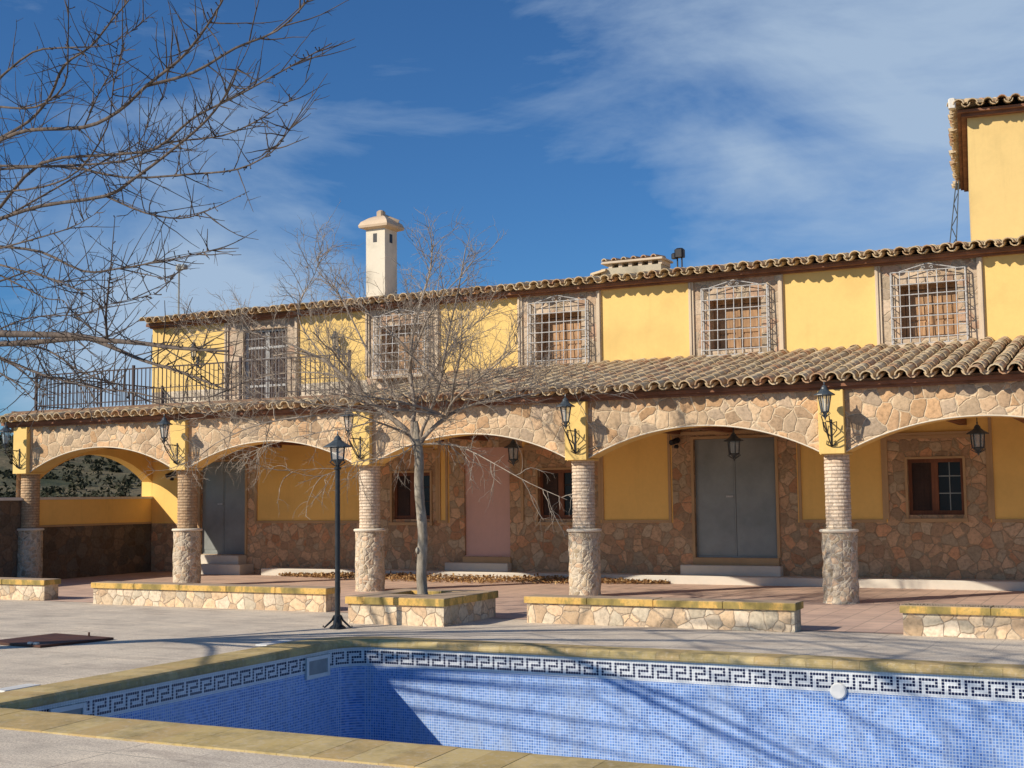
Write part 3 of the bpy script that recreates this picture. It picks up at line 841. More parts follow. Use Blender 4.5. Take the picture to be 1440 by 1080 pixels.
ch = MB()
for k in range(7):
    clay_tile(ch, Vector((-10.22+k*.0, 24.36+.1*k, 6.10)), Vector((1,0,.22)).normalized(), Y_, Z_, .34, .07, .06)
for k in range(6):
    clay_tile(ch, Vector((-9.94+k*.215, 24.36, 6.385)), Vector((0,1,.1)).normalized(), X_, Z_, .6, .06, .06)
part(ch, 'chimney_tiles', MAT['tile'], mroof)

# ------------------------------------------------------------------ tower block behind, turned a little
tw = thing('tower_block', (-2.84, 25.0, 0), 'taller plain yellow block rising behind the right end of the long roof', 'building', rz=R(6.8))
def lp(mb, name, mats, parent=tw): return mb.build(name, mats, parent)
TH = 8.60
m = MB(); m.box(0, 7, 0, 6.2, 0, TH); lp(m, 'wall', m_paint('tower_yellow', (.82,.585,.235), .08))
m = MB()
m.box(-.17, 7.3, -.22, 6.4, TH+.001, TH+.05); m.box(-.10, 7.2, -.13, 6.3, TH-.06, TH-.0)
lp(m, 'eaves_board', MAT['eaves'])
m = MB(); ts = .22
at = Vector((0,1,ts)).normalized(); nt_ = Vector((0,-ts,1)).normalized()
tile_field(m, Vector((-.26,-.36,TH+.05)), X_, at, nt_, 7.8, 3.2, hip=lambda u: min(3.2, max(.2, u-.12)))
al = Vector((1,0,ts)).normalized(); nl = Vector((-ts,0,1)).normalized()
tile_field(m, Vector((-.30,-.28,TH+.05)), Y_, al, nl, 6.9, 3.2, hip=lambda u: min(3.2, max(.2, u-.12)))
for k in range(9):
    d_ = Vector((1,1,ts)).normalized()
    clay_tile(m, Vector((-.27,-.33,TH+.13))+d_*(.36*k), d_, Vector((1,-1,0)).normalized(), Z_, .44, .12, .10)
lp(m, 'roof', [MAT['tile'], MAT['pan']])
m = MB(); m.bevbox(-.32,-.19,-.42,-.29,TH+.05,TH+.24,.02); lp(m, 'roof_finial', MAT['lime'])
m = MB(); m.add([(-.16,-.20,TH+.061),(7.3,-.20,TH+.061),(7.3,6.4,TH+.061),(-.16,6.4,TH+.061),(3,3,TH+.72),(4.2,3,TH+.72)], [(0,1,5,4),(1,2,5),(2,3,4,5),(3,0,4)])
lp(m, 'roof_deck', MAT['mortar'])

# lattice mast beside the tower
ma = thing('lattice_mast', (-3.35, 26.6, 0), 'thin grey lattice mast leaning beside the tower wall above the roof', 'mast')
m = MB()
for dx in (0, .16):
    m.tube([(-dx-.02,0,5.9),(.12-dx*.3,0,7.75)], .011, 5)
for k in range(8):
    f0, f1 = k/8, (k+1)/8
    l = lambda f, dx: (-dx-.02+(.14+dx*.7)*f, 0, 5.9+1.85*f)
    m.tube([l(f0,0), l(f1,.16)] if k % 2 else [l(f0,.16), l(f1,0)], .009, 4)
m.tube([(-.1,0,0),(-.1,0,5.9)], .03, 6)
m.build('mast', MAT['iron_green'], ma)

# ------------------------------------------------------------------ terrace railing
rz0, rz1 = 3.425, 4.13
rl_ = thing('terrace_railing', (-20.0, YF+.05, 3.42), 'rusty iron railing of thin upright bars round the roof terrace', 'railing')
RO = Vector((-20.0, YF+.05, 3.42))
posts = [-20.10, -17.55, -14.98, -12.60]
for x in posts:
    m = MB(); m.box(x-.022, x+.022, YF+.03, YF+.074, rz0, rz1+.07); m.build('post', MAT['rail'], rl_, org=RO)
for (a, b_) in zip(posts[:-1], posts[1:]):
    m = MB(); y = YF+.052
    m.box(a+.023, b_-.023, y-.012, y+.012, rz1-.012, rz1+.012)
    m.box(a+.023, b_-.023, y-.010, y+.010, rz0+.08, rz0+.10)
    m.box(a+.023, b_-.023, y-.010, y+.010, rz0+.30, rz0+.315)
    n = int((b_-a)/.10)
    for k in range(1, n):
        xx = a+(b_-a)*k/n
        m.tube([(xx,y,rz0+.02),(xx,y,rz1-.01)], .0105, 5)
        if k % 2: m.lathe([(.004,rz0+.30),(.016,rz0+.325),(.016,rz0+.345),(.004,rz0+.37)], 5, xx, y)
    m.build('railing_panel', MAT['rail'], rl_, org=RO)
for (a, b_) in ((YF+.10, 20.8), (20.8, YW)):
    m = MB(); x = -20.10
    m.box(x-.012, x+.012, a, b_, rz1-.012, rz1+.012); m.box(x-.01, x+.01, a, b_, rz0+.08, rz0+.10)
    m.box(x-.02, x+.02, b_-.04, b_, rz0, rz1+.05)
    n = int((b_-a)/.10)
    for k in range(1, n):
        yy = a+(b_-a)*k/n; m.tube([(x,yy,rz0+.02),(x,yy,rz1-.01)], .0105, 5)
    m.build('railing_panel', MAT['rail'], rl_, org=RO)

# ------------------------------------------------------------------ boundary wall on the left
bw = thing('boundary_wall', (-20.55, 14.0, 0), 'dark shaded stone garden wall with pale coping running off the left edge', 'wall')
BO = Vector((-20.55, 14.0, 0))
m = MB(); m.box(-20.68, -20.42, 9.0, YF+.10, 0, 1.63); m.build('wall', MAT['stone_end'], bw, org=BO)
m = MB(); m.bevbox(-20.72, -20.38, 9.0, YF+.09, 1.631, 1.69, .01); m.build('coping', MAT['lime'], bw, org=BO)

# ------------------------------------------------------------------ low benches
def bench(x0, x1, y0, label, dep=.30, h=.335):
    o = Vector(((x0+x1)/2, y0+dep/2, 0))
    t_ = thing('low_wall_bench', o, label, 'bench', 'low stone benches with yellow caps')
    m = MB(); m.box(x0, x1, y0, y0+dep, 0, h-.085); m.build('body', MAT['stone_low'], t_, org=o)
    m = MB(); n = max(1, round((x1-x0)/.85)); w_ = (x1-x0+.06)/n
    for k in range(n):
        a = x0-.03+k*w_; dz = rnd.uniform(-.002, .002)
        m.bevbox(a+.001, a+w_-.001, y0-.035, y0+dep+.035, h-.084, h+dz, .009)
    m.build('cap', MAT['cap'], t_, org=o)
    return t_
bench(-20.0, -16.24, 15.60, 'low stone bench cut by the left edge, its end face in deep shade')
bench(-14.97, -10.60, 15.38, 'long low stone bench with mossy yellow cap left of the lamp post')
bench(-7.25, -3.82, 14.98, 'low stone bench with bright yellow cap between the planter and the right-hand column')
bench(-2.62, 1.2, 15.08, 'low stone bench with weeds on its yellow cap, cut by the right edge')

# planter
px0, px1, py0, py1, ph = -9.40, -7.99, 14.14, 15.55, .345
o = Vector(((px0+px1)/2, (py0+py1)/2, 0))
pl = thing('tree_planter', o, 'square raised stone planter with a tiled rim around the bare tree', 'planter')
m = MB(); m.box(px0, px1, py0, py1, 0, ph-.095); m.build('body', MAT['stone_low'], pl, org=o)
m = MB(); hx0_, hx1_, hy0_, hy1_ = -9.12, -8.48, 14.66, 15.28
for (a, b_, c_, d_) in ((px0-.03,px1+.03,py0-.035,hy0_),(px0-.03,px1+.03,hy1_,py1+.035),(px0-.03,hx0_,hy0_+.001,hy1_-.001),(hx1_,px1+.03,hy0_+.001,hy1_-.001)):
    nx = max(1, round((b_-a)/.74)); wx = (b_-a)/nx
    for k in range(nx): m.bevbox(a+k*wx+.001, a+(k+1)*wx-.001, c_, d_, ph-.094, ph+rnd.uniform(-.002,.002), .008)
m.build('rim', MAT['cap'], pl, org=o)
m = MB(); m.box(hx0_+.002, hx1_-.002, hy0_+.002, hy1_-.002, ph-.09, ph-.05); m.build('soil', MAT['soil'], pl, org=o)

# ------------------------------------------------------------------ lanterns
def hexpts(r, z_, n=6, cx=0, cy=0, rot=0): return [(cx+r*math.cos(2*math.pi*k/n+rot), cy+r*math.sin(2*math.pi*k/n+rot), z_) for k in range(n)]
def lantern(root, org, zt, zb, rt, rb, hat, cx=0, cy=0):
    """frame, hat and glass of a six sided lantern; zt/zb top and bottom of the glass, local coordinates"""
    f = MB()
    f.lathe([(.02,zt+.145),(.03,zt+.13),(.045,zt+.115),(.05,zt+.09),(hat*.55,zt+.055),(hat,zt+.012),(hat*1.02,zt+.0),(hat*.5,zt-.004)], 12, cx, cy)
    f.lathe([(.006,zt+.20),(.014,zt+.17),(.006,zt+.145)], 6, cx, cy)
    T = hexpts(rt, zt, 6, cx, cy); Bt = hexpts(rb, zb, 6, cx, cy)
    for k in range(6):
        f.tube([T[k], Bt[k]], .009, 4)
        f.tube([T[k], T[(k+1)%6]], .008, 4); f.tube([Bt[k], Bt[(k+1)%6]], .010, 4)
        m_ = [(T[k][i]+Bt[k][i])/2 for i in range(3)]; m2 = [(T[(k+1)%6][i]+Bt[(k+1)%6][i])/2 for i in range(3)]
        # small curl under each corner
        a = 2*math.pi*k/6
        f.tube([Bt[k], (cx+(rb+.025)*math.cos(a), cy+(rb+.025)*math.sin(a), zb-.025), (cx+rb*.75*math.cos(a), cy+rb*.75*math.sin(a), zb-.055), (cx,cy,zb-.09)], .006, 4)
    f.lathe([(rb*.9,zb-.001),(rb*.6,zb-.03),(.02,zb-.07),(.012,zb-.10),(.004,zb-.12)], 8, cx, cy)
    f.build('lantern_frame', MAT['iron_green'], root, org=org, smooth=False)
    g_ = MB(); gi = .93
    vs = hexpts(rt*gi, zt-.004, 6, cx, cy)+hexpts(rb*gi, zb+.006, 6, cx, cy)
    g_.add(vs, [(k, (k+1)%6, 6+(k+1)%6, 6+k) for k in range(6)])
    g_.build('lantern_glass', MAT['glass'], root, org=org)

# lamp post
lo = Vector((0,0,0))
lpst = thing('lamp_post', (-9.13, 13.50, 0), 'black iron lamp post with six sided lantern standing beside the pool corner', 'lamp post')
m = MB(); m.lathe([(.034,.02),(.033,.35),(.030,1.95),(.045,1.96),(.045,1.985),(.026,1.99),(.026,2.02)], 12); m.build('post', MAT['iron'], lpst, smooth=False)
m = MB(); m.lathe([(.10,.0),(.10,.02),(.06,.05),(.048,.12),(.046,.16),(.036,.17)], 12)
for k in range(4):
    a = math.pi/2*k + .35
    c_, s_ = math.cos(a), math.sin(a)
    m.tube([(c_*.04,s_*.04,.16),(c_*.07,s_*.07,.10),(c_*.13,s_*.13,.045),(c_*.165,s_*.165,.015),(c_*.185,s_*.185,.025),(c_*.178,s_*.178,.04)], [.014,.014,.013,.011,.009,.006], 5)
m.build('foot', MAT['iron'], lpst)
lantern(lpst, lo, 2.235, 2.075, .098, .082, .175)

# wall lanterns on brackets in front of each corbel
def wall_lantern(x, label, y=18.48, yw=18.84, z=0.0, small=False, base_z=2.3):
    o = Vector((x, yw, base_z+z))
    t_ = thing('wall_lantern', o, label, 'lantern', 'bracket lanterns on the arcade corbels')
    lantern(t_, o, 2.985+z, 2.75+z, .092, .050, .150, x, y)
    m = MB()
    for sx in (-1, 1):
        m.tube([(x+sx*.055,y,2.69+z),(x+sx*.045,y+.10,2.58+z),(x+sx*.02,yw-.09,2.38+z),(x,yw-.02,2.27+z)], .008, 5)
        m.tube([(x,yw-.02,2.27+z),(x+sx*.07,yw-.02,2.30+z),(x+sx*.06,yw-.02,2.35+z),(x+sx*.035,yw-.02,2.33+z)], .008, 4)
        m.tube([(x+sx*.02,yw-.03,2.42+z),(x+sx*.09,yw-.05,2.50+z),(x+sx*.10,yw-.08,2.62+z),(x+sx*.05,yw-.14,2.60+z)], .008, 4)
    m.tube([(x,yw-.02,2.27+z),(x,yw-.15,2.36+z),(x,y+.06,2.52+z),(x,y,2.60+z)], .010, 6)
    m.tube([(x,yw,2.62+z),(x,y+.05,2.62+z)], .010, 5)
    m.box(x-.012, x+.012, yw-.012, yw+.0, 2.26+z, 2.66+z)
    m.build('bracket', MAT['iron'], t_, org=o)
    return t_
LB = ['leftmost bracket lantern, on the corbel of the end column', 'bracket lantern on the second corbel from the left',
      'bracket lantern on the corbel behind the lamp post', 'bracket lantern on the corbel just right of the bare tree', 'rightmost bracket lantern, on the big right-hand corbel']
first = wall_lantern(CX[4], LB[4])
for k in range(4):
    c = copy_tree(first); c.location.x = CX[k]; c['label'] = LB[k]
# hanging lanterns under the arcade ceiling
def hanging(x, label):
    o = Vector((x, 20.9, 2.86))
    t_ = thing('hanging_lantern', o, label, 'lantern', 'lanterns hanging under the arcade ceiling')
    lantern(t_, o, 2.47, 2.26, .10, .085, .165, x, 20.9)
    m = MB(); m.tube([(x,20.9,2.62),(x,20.9,2.86)], .008, 5); m.lathe([(.04,2.84),(.05,2.86)], 10, x, 20.9); m.build('rod', MAT['iron'], t_, org=o)
    return t_
HL = [(-2.42,'hanging lantern beside the ground floor window at the right edge'), (-6.26,'hanging lantern in front of the grey double doors'),
      (-10.35,'hanging lantern in front of the pink door')]
hh = hanging(*HL[0])
for x, l in HL[1:]:
    c = copy_tree(hh); c.location.x = x; c['label'] = l
# two lanterns on the upper wall over the terrace
def up_lantern(x, label):
    o = Vector((x, YW, 4.7))
    t_ = thing('terrace_lantern', o, label, 'lantern', 'lanterns on the upper terrace wall')
    lantern(t_, o, 4.96, 4.78, .075, .05, .11, x, YW-.14)
    m = MB(); m.tube([(x,YW,4.62),(x,YW-.08,4.60),(x,YW-.14,4.68)], .012, 5); m.box(x-.03,x+.03,YW-.015,YW+.0,4.55,4.80); m.build('bracket', MAT['iron'], t_, org=o)
    return t_
u = up_lantern(-19.10, 'dark lantern on the upper wall left of the terrace door')
c = copy_tree(u); c.location.x = -15.32; c['label'] = 'dark lantern on the upper wall right of the terrace door'

# small fittings
def camera_unit(x, y, z_, label):
    t_ = thing('security_camera', (x, y, z_), label, 'camera', 'cameras under the arcade'); o = Vector((x,y,z_))
    m = MB(); m.tube([(x,y,z_+.05),(x,y-.10,z_+.05)], .014, 6); m.bevbox(x-.04,x+.04,y-.02,y-.0,z_,z_+.10,.01); m.build('bracket', MAT['black'], t_, org=o)
    m = MB(); m.tube([(x+.04,y-.06,z_+.06),(x-.04,y-.24,z_+.0)], .05, 10); m.lathe([(.035,z_-.10),(.05,z_-.07),(.03,z_-.03)], 10, x+.02, y-.12); m.build('housing', MAT['black'], t_, org=o)
    return t_
camera_unit(-7.87, YW, 2.54, 'small black camera unit left of the grey double doors')
camera_unit(-19.72, YW, 2.14, 'small black camera unit on the sunlit wall beside the end arch')
# lamp on a pole on the roof
t_ = thing('roof_pole_light', (-20.1, 23.2, 5.8), 'thin pole with small light on the left end of the roof', 'pole light')
m = MB(); o = Vector((-20.1,23.2,5.8)); m.tube([(-20.1,23.2,5.75),(-20.1,23.2,6.92)], .022, 6); m.build('pole', MAT['grey_hatch'], t_, org=o)
m = MB(); m.lathe([(.03,6.90),(.07,6.93),(.08,6.98),(.06,7.05),(.02,7.07)], 10, -20.1, 23.2); m.bevbox(-20.0,-19.88,23.12,23.26,6.93,7.04,.02); m.build('lamp_head', MAT['grey_hatch'], t_, org=o)
# floodlight
t_ = thing('floodlight', (-8.05, 23.6, 5.85), 'small black floodlight on two legs at the roof edge', 'floodlight'); o = Vector((-8.05,23.6,5.85))
m = MB(); m.bevbox(-8.13,-7.95,23.5,23.66,6.16,6.34,.03); m.bevbox(-8.19,-8.10,23.5,23.62,6.14,6.25,.02); m.build('housing', MAT['black'], t_, org=o)
m = MB(); m.tube([(-8.09,23.58,5.8),(-8.09,23.58,6.17)], .016, 5); m.tube([(-8.0,23.58,5.8),(-8.0,23.58,6.17)], .016, 5); m.build('stand', MAT['black'], t_, org=o)

# access hatch in the deck
t_ = thing('access_hatch', (-11.45, 11.12, 0), 'rusty brown metal access hatch lying on the pale deck at left', 'hatch'); o = Vector((-11.45,11.12,0))
m = MB(); vs = [(-11.98,10.66),(-11.06,10.58),(-10.87,11.50),(-11.90,11.62)]
m.add([(x,y,.005) for x,y in vs]+[(x,y,.03) for x,y in vs], [(3,2,1,0),(4,5,6,7),(0,1,5,4),(1,2,6,5),(2,3,7,6),(3,0,4,7)]); m.build('plate', MAT['rust'], t_, org=o)
m = MB(); m.tube([(-11.25,11.50,.03),(-11.25,11.50,.075)], .012, 6); m.build('handle', MAT['rust'], t_, org=o)
for dx in (0, .09):
    m = MB(); m.bevbox(-11.30+dx,-11.24+dx,10.615,10.66,.031,.052,.006); m.build('hinge', MAT['lime'], t_, org=o)

# ------------------------------------------------------------------ swimming pool
po = Vector((-1, 9.9, 0))
pool = thing('swimming_pool', po, 'empty swimming pool lined with blue mosaic and a Greek key border', 'pool')
def pp(mb, name, mats, parent=pool): return mb.build(name, mats, parent, org=po)
TS = .0286; zk1, zk0 = -.072, -.072-7*TS      # band: white row, five key rows, white row
RC = .42; NA = 16
def pool_path():
    P_ = [(PX0,PY0),(PX0,PY1-RC)]
    for k in range(1, NA): a_ = math.pi-math.pi/2*k/NA; P_.append((PX0+RC+RC*math.cos(a_), PY1-RC+RC*math.sin(a_)))
    return P_+[(PX0+RC,PY1),(PX1,PY1)]
PATH = [Vector((x,y,0)) for x,y in pool_path()]
def inward(a_, b_): d_ = (b_-a_).normalized(); return Vector((d_.y,-d_.x,0))
NRM = []
for k in range(len(PATH)):
    v_ = Vector((0,0,0))
    if k > 0: v_ += inward(PATH[k-1],PATH[k])
    if k < len(PATH)-1: v_ += inward(PATH[k],PATH[k+1])
    NRM.append(v_.normalized())
m = MB(); zb = -1.75
for k in range(len(PATH)-1):
    p, q = PATH[k], PATH[k+1]
    m.quad((p.x,p.y,zb),(q.x,q.y,zb),(q.x,q.y,0),(p.x,p.y,0))
m.quad((PX1,PY1,zb),(PX1,PY0,zb),(PX1,PY0,0),(PX1,PY1,0)); m.quad((PX1,PY0,zb),(PX0,PY0,zb),(PX0,PY0,0),(PX1,PY0,0))
m.add([(p.x,p.y,zb) for p in PATH]+[(PX1,PY0,zb)], [tuple(range(len(PATH)+1))])
pp(m, 'basin', MAT['blue'])
m = MB()
for k in range(len(PATH)-1):
    p, q = PATH[k]+NRM[k]*.003, PATH[k+1]+NRM[k+1]*.003
    m.quad((p.x,p.y,zk0),(q.x,q.y,zk0),(q.x,q.y,zk1+.04),(p.x,p.y,zk1+.04))
m.box(PX1-.003, PX1-.0005, PY0+.003, PY1-.004, zk0, zk1+.04, 0)
m.box(PX0+.004, PX1-.004, PY0+.0005, PY0+.003, zk0, zk1+.04, 0)
SEG = []; acc = 0
for k in range(len(PATH)-1):
    L_ = (PATH[k+1]-PATH[k]).length; SEG.append((acc, L_)); acc += L_
def along(s_):
    for k, (a_, L_) in enumerate(SEG):
        if s_ <= a_+L_ or k == len(SEG)-1:
            f_ = (s_-a_)/L_; return PATH[k].lerp(PATH[k+1], f_)+NRM[k].lerp(NRM[k+1], f_).normalized()*.0048
rows = ["xxxxxx.", "x....x.", "x.xxxx.", "x.x....", "x.xxxxx"]
e = .0028
def tess(fn, n):
    for u in range(n):
        for r_, row in enumerate(rows):
            for c_, chh in enumerate(row):
                if chh == 'x':
                    a = (u*7+c_)*TS; z1 = zk1-TS*(1+r_)
                    fn(a+e, a+TS-e, z1-TS+e, z1-e)
def tq(a, b_, c_, d_):
    p, q = along(a), along(b_); m.quad((p.x,p.y,c_),(q.x,q.y,c_),(q.x,q.y,d_),(p.x,p.y,d_),1)
tess(tq, int(acc/(7*TS)))
pp(m, 'key_border', [MAT['whitemos'], MAT['navy']])
# coping: one rounded tile after the other
def cope_tile(mb, o_, along, out, L, W, o2=None, out2=None):
    """o_ = inner edge start; profile is rounded at the inner lip"""
    prof = [(-.035,-.062),(-.048,-.045),(-.050,-.022),(-.040,.004),(-.018,.022),(.03,.026),(W,.012),(W,-.03),(0.02,-.03),(.02,-.062)]
    vs = []
    for s_ in (0.0012, L-.0012):
        for (a, h) in prof:
            if o2 is not None and s_ > .002: vs.append(o2 + out2*a + Z_*h)
            else: vs.append(o_ + along*s_ + out*a + Z_*h)
    n = len(prof); fs = [tuple(range(n)), tuple(range(2*n-1, n-1, -1))]
    for k in range(n):
        j = (k+1) % n; fs.append((k, n+k, n+j, j))
    mb.add(vs, fs)
m = MB()
def cope_run(start, along, out, length, W=CW):
    n = round(length/.25); L = length/n
    for k in range(n):
        cope_tile(m, start+along*(k*L)+Z_*rnd.uniform(-.0015,.0015), along, out, L, W)
V = Vector
cope_run(V((PX0+RC,PY1,0)), V((1,0,0)), V((0,1,0)), PX1-PX0-RC, .36)
cope_run(V((PX0,PY0,0)), V((1,0,0)), V((0,-1,0)), PX1-PX0, .56)
cope_run(V((PX0,PY0,0)), V((0,1,0)), V((-1,0,0)), PY1-PY0-RC, .48)
for k in range(6):
    a0_, a1_ = math.pi-math.pi/2*k/6, math.pi-math.pi/2*(k+1)/6-.004
    u0, u1 = V((math.cos(a0_),math.sin(a0_),0)), V((math.cos(a1_),math.sin(a1_),0)); cc_ = V((PX0+RC,PY1-RC,0))
    cope_tile(m, cc_+u0*RC+Z_*.001, V((0,0,0)), u0, .2, .45-.015*k, cc_+u1*RC+Z_*.001, u1)
cope_run(V((PX1,PY0,0)), V((0,1,0)), V((1,0,0)), PY1-PY0, .48)
for (a, b_, c_, d_) in ((PX0-.48,PX0-.001,PY0-.56,PY0-.001),(PX1+.001,PX1+.48,PY1+.001,PY1+.36),(PX1+.001,PX1+.48,PY0-.56,PY0-.001)):
    m.bevbox(a, b_, c_, d_, -.03, .02, .012)
pp(m, 'coping', MAT['coping'])
# skimmers in the left wall
for (ya_, yb_) in ((11.62, 12.05), (8.02, 8.42)):
    m = MB(); x = PX0+.006; za, zb_ = -.105, -.335
    m.box(x, x+.025, ya_, ya_+.04, zb_, za); m.box(x, x+.025, yb_-.04, yb_, zb_, za)
    m.box(x, x+.024, ya_+.041, yb_-.041, za-.04, za); m.box(x, x+.024, ya_+.041, yb_-.041, zb_, zb_+.04)
    f_ = pp(m, 'skimmer', MAT['white'])
    m = MB(); m.box(x+.001, x+.012, ya_+.042, yb_-.042, zb_+.041, za-.041); m.build('flap', MAT['grey_hatch'], f_, org=po)
m = MB(); cx, cz = -2.78, -.262
vs = []; n = 24
for (r_, dy) in ((.078,-.006),(.078,-.022),(.066,-.032),(.02,-.036)):
    for k in range(n): vs.append((cx+r_*math.cos(2*math.pi*k/n), PY1+dy, cz+r_*math.sin(2*math.pi*k/n)))
fs = []
for i in range(3):
    for k in range(n): fs.append((i*n+k, i*n+(k+1)%n, (i+1)*n+(k+1)%n, (i+1)*n+k))
fs.append(tuple(3*n+k for k in range(n)))
m.add(vs, fs); pp(m, 'inlet_cover', MAT['white'])
for (a, b_, lab) in ((11.62, 12.1, 1), (8.02, 8.42, 2)):
    m = MB(); m.bevbox(PX0-.66, PX0-.50, a, b_, .001, .016, .004); pp(m, 'skimmer_lid', MAT['white'])

# ------------------------------------------------------------------ dry leaves along the kerb
rg = random.Random(11); m = MB()
for _ in range(5200):
    x = rg.uniform(-16.4, -7.9)
    if -13.2 < x < -10.9: wdt = .95
    else: wdt = .65
    edge = min(1, (x+16.6)/2.0, (-7.8-x)/1.5)
    y = 22.22 - abs(rg.gauss(0, .42))*wdt*max(.2, edge)*1.2
    if y < 21.2: continue
    hz_ = max(0, .085*(1-(22.25-y)/1.0))*max(.2, edge)
    z_ = .012 + rg.random()*hz_
    s_ = rg.uniform(.018, .042)
    u_ = Vector((rg.gauss(0,1), rg.gauss(0,1), rg.gauss(0,.5))).normalized(); w_ = u_.cross(Vector((rg.gauss(0,.5),rg.gauss(0,.5),1))).normalized()
    p = Vector((x, y, z_+abs(u_.z)*s_))
    cv = Z_*s_*rg.uniform(.1,.6)
    m.add([p-u_*s_, p+w_*s_*.6+cv, p+u_*s_, p-w_*s_*.6+cv], [(0,1,2),(0,2,3)])
tag(m.build('dry_leaves', MAT['leaf']), 'drift of dry brown leaves along the foot of the house wall', 'leaves', kind='stuff')
# weeds growing in the moss on the right-hand bench
rg = random.Random(5); m = MB()
for _ in range(260):
    x = rg.choice((-2.45,-1.75,-1.2))+rg.gauss(0,.14); y = 15.07+rg.random()*.12
    h = rg.uniform(.006,.024)
    m.add([(x-.003,y,.337),(x+.003,y,.337),(x+rg.gauss(0,.015),y+rg.gauss(0,.01),.337+h)], [(0,1,2)])
tag(m.build('moss_tufts', MAT['foliage']), 'tiny green tufts growing on the cap of the right-hand bench', 'moss', kind='stuff')

# ------------------------------------------------------------------ bare trees
def wander(p, d, L, n, wob, droop, rg):
    pts = [Vector(p)]; d = Vector(d).normalized()
    for k in range(n):
        d = (d + Vector((rg.gauss(0,wob), rg.gauss(0,wob), rg.gauss(0,wob)+droop))).normalized()
        pts.append(pts[-1] + d*(L/n))
    return pts
def side_dir(t_, rg, spread):
    o_ = Vector((rg.gauss(0,1), rg.gauss(0,1), rg.gauss(0,1)))
    o_ = (o_ - t_*o_.dot(t_)).normalized()
    return (t_*math.cos(spread) + o_*math.sin(spread)).normalized()
def twigs(mb, pts, r, level, rg, P):
    """side shoots along a limb"""
    n = len(pts)
    L = sum((pts[i+1]-pts[i]).length for i in range(n-1))
    cnt = int(L*P['dens'][level]*rg.uniform(.8, 1.2))
    for _ in range(cnt):
        f = rg.uniform(P['from'][level], 1.0)*(n-1); i = min(int(f), n-2); q = f-i
        p = pts[i].lerp(pts[i+1], q); t_ = (pts[i+1]-pts[i]).normalized()
        l = P['len'][level]*rg.uniform(.45, 1.25)*(1-.35*f/(n-1))
        d = side_dir(t_, rg, rg.uniform(.45, 1.1))
        d = (d + Vector((0,0,P['up'][level]))).normalized()
        rr = min(P['rad'][level], r*.8)
        sp = wander(p, d, l, P['seg'][level], P['wob'][level], P['droop'][level], rg)
        mb.tube(sp, [rr*(1-.62*k/(len(sp)-1)) for k in range(len(sp))], 4 if level < 1 else 3, cap=False)
        if level+1 < len(P['dens']): twigs(mb, sp, rr*.7, level+1, rg, P)

def smooth_path(pts, sub=3):
    pts = [Vector(p) for p in pts]; out = []
    for i in range(len(pts)-1):
        p0 = pts[max(i-1,0)]; p1 = pts[i]; p2 = pts[i+1]; p3 = pts[min(i+2,len(pts)-1)]
        for k in range(sub):
            t_ = k/sub
            out.append(.5*((2*p1)+(p2-p0)*t_+(2*p0-5*p1+4*p2-p3)*t_*t_+(3*p1-p0-3*p2+p3)*t_**3))
    out.append(pts[-1]); return out

# the tree in the planter
MID = [
 (0.035, [(-8.97, 15.0, 2.44), (-9.32, 14.98, 2.72), (-9.69, 14.96, 2.97), (-10.05, 14.94, 3.31), (-10.34, 14.92, 3.54), (-10.77, 14.9, 3.65), (-11.15, 14.88, 3.63)]),
 (0.022, [(-8.97, 15.0, 2.41), (-9.07, 14.75, 2.52), (-9.19, 14.5, 2.6), (-9.45, 14.25, 2.71), (-9.74, 14.0, 2.63)]),
 (0.028, [(-8.94, 15.0, 2.47), (-8.98, 15.12, 2.84), (-9.11, 15.24, 3.31), (-9.15, 15.36, 3.79), (-9.1, 15.48, 4.27), (-9.0, 15.6, 4.75), (-9.03, 15.72, 5.16)]),
 (0.028, [(-8.8, 15.0, 2.46), (-8.64, 14.9, 2.66), (-8.4, 14.8, 3.09), (-8.28, 14.7, 3.37), (-8.13, 14.6, 3.79), (-7.96, 14.5, 4.2), (-7.78, 14.4, 4.76)]),
 (0.03, [(-8.76, 15.0, 2.4), (-8.45, 15.05, 2.66), (-8.13, 15.1, 2.8), (-7.72, 15.15, 2.87), (-7.12, 15.2, 2.94)]),
 (0.014, [(-8.81, 15.0, 2.31), (-8.33, 14.88, 2.29), (-7.99, 14.76, 2.22), (-7.51, 14.64, 2.01), (-6.97, 14.52, 1.76), (-6.41, 14.4, 1.55)]),
 (0.024, [(-8.85, 15.0, 2.36), (-9.34, 15.3, 2.87), (-10.0, 15.6, 3.63), (-10.56, 15.9, 4.33), (-11.02, 16.2, 4.83)]),
 (0.012, [(-10.08, 15.0, 3.31), (-10.68, 15.0, 3.92), (-10.81, 15.0, 4.34), (-10.53, 15.0, 4.77), (-10.44, 15.0, 5.1)]),
 (0.018, [(-8.83, 15.0, 2.43), (-8.11, 14.7, 2.88), (-7.33, 14.4, 3.27), (-6.89, 14.1, 3.48)]),
 (0.012, [(-8.85, 15.0, 2.34), (-9.01, 14.75, 2.16), (-9.52, 14.5, 2.08), (-9.92, 14.25, 1.89), (-10.31, 14.0, 1.99)]),
 (0.018, [(-8.88, 15.0, 2.55), (-8.92, 15.35, 3.15), (-8.66, 15.7, 3.76), (-8.28, 16.05, 4.18)]),
 (0.012, [(-8.52, 15.0, 3.11), (-8.17, 15.2, 3.1), (-7.85, 15.4, 3.2), (-7.52, 15.6, 3.29)]),
 (0.012, [(-9.33, 15.0, 2.72), (-9.91, 15.1, 2.59), (-10.7, 15.2, 2.52), (-11.52, 15.3, 2.39), (-12.05, 15.4, 2.25)]),
]
for a_, b_ in ((6,(-9.32,14.98,2.72)),(10,(-8.98,15.12,2.84)),(8,(-8.45,15.05,2.66))): MID[a_][1][0] = b_
MID = [(min(.042, r*1.25), p) for r, p in MID]
